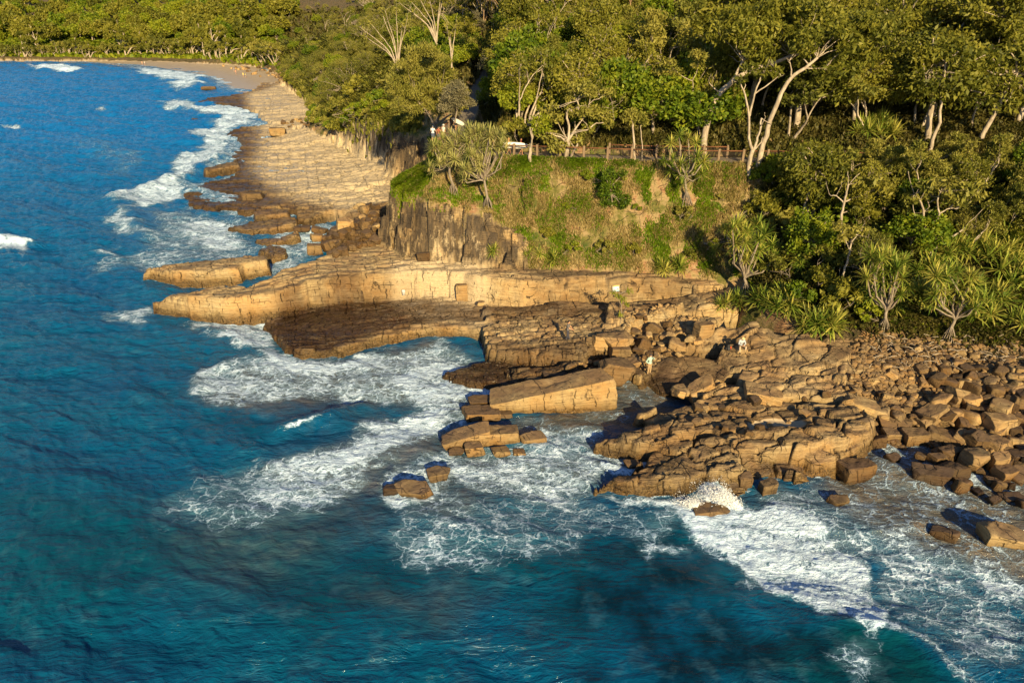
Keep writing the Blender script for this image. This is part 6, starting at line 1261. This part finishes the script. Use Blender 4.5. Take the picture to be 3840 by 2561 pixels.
hero_rock(1690, 790, 1716, 812, 'flat stone that the seated angler is sitting on', .8, MB_A, 4, 0, 0, None, hk=.6)
bp = bpy.data.objects.new('backpack', None); col.objects.link(bp); bp.location = g + Vector((-.95, .2, .0)); bp['label'] = 'black backpack with an orange bottle beside the seated angler'; bp['category'] = 'backpack'
m = MB(); capsule(m, (0, 0, .14), (0, 0, .36), .17, .14); capsule(m, (-.1, 0, .12), (.1, 0, .12), .14, .14); vox('bag', m, plain('black_nylon', (.02, .02, .022), .6), bp, .02)
m = MB(); capsule(m, (0, -.16, .12), (0, -.16, .24), .08, .07); link('pocket', m.mesh('pocket', plain('grey_nylon', (.05, .05, .055), .6)), bp)
m = MB(); capsule(m, (.2, -.05, .1), (.2, -.05, .30), .035, .03); link('bottle', m.mesh('bottle', plain('orange_plastic', (.75, .10, .03), .4)), bp)
def board(L, w_, mat, name, label, loc, rot):
    v, f = _I[5]; p = v.copy(); x = p[:, 0]; wd = np.sqrt(np.clip(1 - np.abs(x) ** 2.6, 0, 1)) / np.sqrt(np.clip(1 - x * x, 1e-4, 1)); wd = np.clip(wd, 0, 1.3)
    p = np.stack([x * L / 2, p[:, 1] * wd * w_ / 2, p[:, 2] * .035 + .05 * (x ** 2) * (x > 0)], 1)
    r = bpy.data.objects.new(name, None); col.objects.link(r); r.location = loc; r.rotation_euler = rot; r['label'] = label; r['category'] = 'surfboard'
    link('deck', mesh_np('deck', p, f, [mat]), r)
    m = MB(); m.add([(-L / 2 * .86, -.004, -.03), (-L / 2 * .74, -.004, -.03), (-L / 2 * .90, 0, -.20), (-L / 2 * .86, .004, -.03), (-L / 2 * .74, .004, -.03)], [(0, 1, 2, 2), (4, 3, 2, 2)]); link('fin', m.mesh('fin', M_WIRE, False), r)
    return r
MBD = plain('white_board', (.62, .60, .55), .35, .5, .03)
def onpath(vx, vy, back=.0):
    x, y = V(vx, vy, 13.0); return Vector((x, y + back, 13.0))
p1 = onpath(1168, 346); p2 = onpath(1196, 348)
y0 = PATH[8][1] - .1; p1.y = y0; p2.y = y0; p1.x *= y0 / onpath(1168, 346).y; p2.x *= y0 / onpath(1196, 348).y; p1.z = p2.z = 13.0
person(p1, R(80), 'fair-haired woman in a swimsuit carrying the front end of the long white surfboard', dict(eR=(-.25, -.02, 1.16), wR=(-.24, -.18, .98), aL=(.1, -.18, .08), kL=(.1, -.12, .5), aR=(-.1, .22, .10)), top=None, legs=(.05, .06, .09), leglen=.1, hair=(.42, .26, .10), long_hair=True, skin=SKIN2, s=.96)
person(p2, R(80), 'dark-haired woman in a dark red top carrying the rear end of the long white surfboard', dict(eR=(-.25, -.02, 1.16), wR=(-.24, -.18, .98), aR=(-.1, -.18, .08), kR=(-.1, -.12, .5), aL=(.1, .22, .10)), top=(.16, .03, .03), sleeve=0, legs=(.04, .04, .05), leglen=.25, hair=(.05, .03, .02), long_hair=True, skin=SKIN2, s=.94)
board(3.0, .62, MBD, 'surfboard', 'long white surfboard carried between two women on the path', Vector(((p1.x + p2.x) / 2 - .1, y0 - .30, 13.98)), (R(82), R(2), 0))
p3 = onpath(1047, 301); hh = hit(1047, 300)
p3 = hh if hh is not None and abs(hh.z - 13) < 1.5 else p3
person(p3, R(20), 'surfer in a short black wetsuit walking down the path with a board underarm', dict(eL=(.27, .02, 1.16), wL=(.26, -.10, .95), aR=(-.1, -.2, .09), kR=(-.1, -.13, .5), aL=(.1, .18, .10)), top=(.02, .02, .025), sleeve=.8, legs=(.02, .02, .025), leglen=.7, hair=(.06, .04, .02), skin=SKIN2)
board(1.85, .48, MBD, 'surfboard', 'short white surfboard under the arm of the walking surfer', p3 + Vector((.32, -.12, 1.02)), (R(80), R(28), R(25)))
def nearrail(vx, vy, dz=0):
    x, y = V(vx, vy, 13.0); return Vector((x, y, 13.0))
q4 = nearrail(991, 327); q4.x += .15; q4.y += .3
person(q4, R(165), 'man in a white T-shirt and blue cap resting at the lookout corner railing', dict(eL=(.30, -.10, 1.15), wL=(.22, -.34, 1.10), eR=(-.30, -.10, 1.15), wR=(-.22, -.34, 1.10)), top=(.6, .6, .6), sleeve=.6, legs=(.08, .10, .16), leglen=1.0, hat=((.04, .25, .50), 'cap'), hair=(.1, .07, .04))
q5 = nearrail(1018, 325); q5.y += .6
person(q5, R(140), 'person in a white sun hat standing behind the pale pandanus', None, top=(.60, .55, .48), sleeve=.6, legs=(.15, .15, .18), leglen=1.0, hat=((.6, .6, .58), 'hat'))
q6 = nearrail(1007, 328); q6.y += .5
person(q6, R(190), 'person with bare tanned shoulders between the white shirt and the white hat', None, top=(.25, .08, .05), sleeve=0, legs=(.1, .1, .12), leglen=.8, hair=(.06, .04, .03), skin=SKIN2, s=.95)
for i, (vx, vy, c, lb) in enumerate([(542,171,(.55,.25,.15),'bather in an orange top by the water edge of the far beach'),(559,177,(.65,.60,.15),'bather in yellow standing on the wet rocks, left of two'),(565,179,(.55,.52,.12),'bather in yellow standing on the wet rocks, right of two'),(327,149.5,(.5,.3,.2),'walker on the wet sand in the middle of the far beach'),(333,149.5,(.6,.55,.5),'walker in white beside the other one on the far beach'),(538,166,(.3,.3,.5),'bather in blue behind the one in orange')]):
    g_ = hit(vx, vy)
    if g_: person(g_, R(60 * i), lb, None, top=c, sleeve=.4, legs=c if i % 2 else (.08, .1, .2), leglen=.5, vs=.02, s=1.05)
g_ = hit(605, 165)
sh_ = bpy.data.objects.new('beach_shelter', None); col.objects.link(sh_); sh_.location = g_; sh_['label'] = 'small pale blue beach shelter on the far sand'; sh_['category'] = 'shelter'; sh_.rotation_euler = (0, 0, .5)
m = MB(); n = 12; v = []
for i in range(n + 1):
    a = math.pi * i / n; v += [(math.cos(a) * 2.2, -1.1, math.sin(a) * 1.7), (math.cos(a) * 1.6, 1.2, math.sin(a) * 1.0)]
m.add(v, [(2 * i, 2 * i + 1, 2 * i + 3, 2 * i + 2) for i in range(n)]); link('canopy', m.mesh('canopy', cloth((.30, .48, .68))), sh_)
m = MB(); m.tube([(math.cos(math.pi * i / n) * 2.22, -1.12, math.sin(math.pi * i / n) * 1.72) for i in range(n + 1)], .03, 5); link('pole', m.mesh('pole', M_WIRE), sh_)
# ------------------------------------------------------------ sign on the wall
sg = bpy.data.objects.new('warning_sign', None); col.objects.link(sg); sy = hit(1414, 672).y - .25
a = VY(1405.5, 669, sy); b = VY(1422.5, 656, sy); W_ = b.x - a.x; H_ = b.z - a.z; sg.location = ((a.x + b.x) / 2, sy, (a.z + b.z) / 2); sg.rotation_euler = (R(-8), R(-4), R(4)); sg['label'] = 'white warning sign with a yellow top strip fixed in front of the rock wall'; sg['category'] = 'sign'
def panel(nm, c, x0, x1, z0, z1, y, mt=None, th=.006):
    m = MB(); m.box(((x0 + x1) / 2, y, (z0 + z1) / 2), ((x1 - x0) / 2, th, (z1 - z0) / 2)); return link(nm, m.mesh(nm, mt or plain(nm + '_paint', c, .45)), sg)
panel('board', (.62, .63, .64), -W_ / 2, W_ / 2, -H_ / 2, H_ / 2, 0, th=.02)
panel('yellow_strip', (.85, .58, .08), -W_ / 2 + .01, W_ / 2 - .01, H_ / 2 * .74, H_ / 2 * .98, -.028)
panel('blue_strip', (.06, .35, .60), -W_ / 2 + .12, W_ / 2 - .01, -H_ / 2 * .97, -H_ / 2 * .82, -.028)
m = MB(); q = random.Random(2)
for i in range(3): 
    for j in range(3): x_ = -W_ * .30 + i * W_ * .09; m.box((x_, -.026, -H_ * .18 - j * .05), (W_ * .035, .003, .014))
link('lettering', m.mesh('lettering', plain('sign_blue_grey', (.15, .2, .32), .5), False), sg)
m = MB(); m.tube([(W_ * .18, -.027, -.06), (W_ * .24, -.027, .03), (W_ * .30, -.027, .0), (W_ * .26, -.027, -.09)], .018, 5); link('swimmer_symbol', m.mesh('swimmer_symbol', plain('sign_brown', (.2, .14, .1), .5)), sg)
for sx_ in (-.3, .38): m = MB(); m.box((W_ * sx_, .045, -H_ * .5), (.03, .02, H_ * .95)); link('leg', m.mesh('leg', M_WOOD, False), sg)
# white bucket by the pillar
g_ = hit(928.5, 680); bk = bpy.data.objects.new('bucket', None); col.objects.link(bk); bk.location = g_ + Vector((0, -.3, -.03)); bk['label'] = 'white plastic bucket standing at the foot of the golden wall'; bk['category'] = 'bucket'
m = MB(); n = 20; v = []; f = []
for rr, zz in [(0, .01), (.15, .0), (.19, .42), (.20, .43), (.18, .43), (.14, .03), (0, .03)]:
    for i in range(n): t_ = i / n * 6.28318; v.append((math.cos(t_) * rr, math.sin(t_) * rr, zz))
for i in range(6):
    for j in range(n): f.append((i * n + j, i * n + (j + 1) % n, (i + 1) * n + (j + 1) % n, (i + 1) * n + j))
m.add(v, f); link('pail', m.mesh('pail', plain('white_plastic', (.62, .62, .62), .4)), bk)
m = MB(); m.tube([(.19 * math.cos(t_), -.02, .42 + .17 * math.sin(t_)) for t_ in np.linspace(0, math.pi, 9)], .006, 5); link('handle', m.mesh('handle', M_WIRE), bk)
# ------------------------------------------------------------ spray thrown up by the swell
M_SPR = plain('spray', (.85, .88, .92), .6, .3)
def spray(label, a, b, n, spread, seed, ds=.011):
    """drops flung from a to b, spreading as they fly"""
    q = np.random.default_rng(seed); m = MB(); v0 = np.array([(1,0,0),(-1,0,0),(0,1,0),(0,-1,0),(0,0,1),(0,0,-1)], float); f0 = np.array([(0,2,4),(2,1,4),(1,3,4),(3,0,4),(2,0,5),(1,2,5),(3,1,5),(0,3,5)]); f4 = np.hstack([f0, f0[:, 2:3]]); a = np.array(a); b = np.array(b); L = np.linalg.norm(b - a)
    jets = [(b + q.normal(size=3) * spread * np.array([1, .4, .55]), .55 + .6 * q.random()) for _ in range(46)]
    for i in range(n):
        e, ln = jets[int(q.random() * 46)]; u = q.random() ** .8 * ln; d = e - a; p = a + d * u + q.normal(size=3) * spread * (.10 + .16 * u); p[2] -= .5 * u * u * .6
        dr = d / np.linalg.norm(d); s = ds * (.5 + 1.3 * q.random() ** 3) * (1.7 - u); v = v0 * s; v = v + np.outer(v @ dr, dr) * 2.2; m.add(v + p, f4)
    link('spray', m.mesh('spray', M_SPR), kind='stuff', label=label, category='spray')
sy_ = V3(1690, 1165, 0).y
spray('white plume of spray thrown up where the swell hits the outcrop', V3(1700, 1168, .0), VY(1632, 1112, sy_ + .8), 9000, .62, 1)
spray('low spray flying over the foam beside the half buried rock', V3(1600, 1165, .0), VY(1575, 1140, V3(1600, 1165, 0).y + .3), 3000, .5, 2)
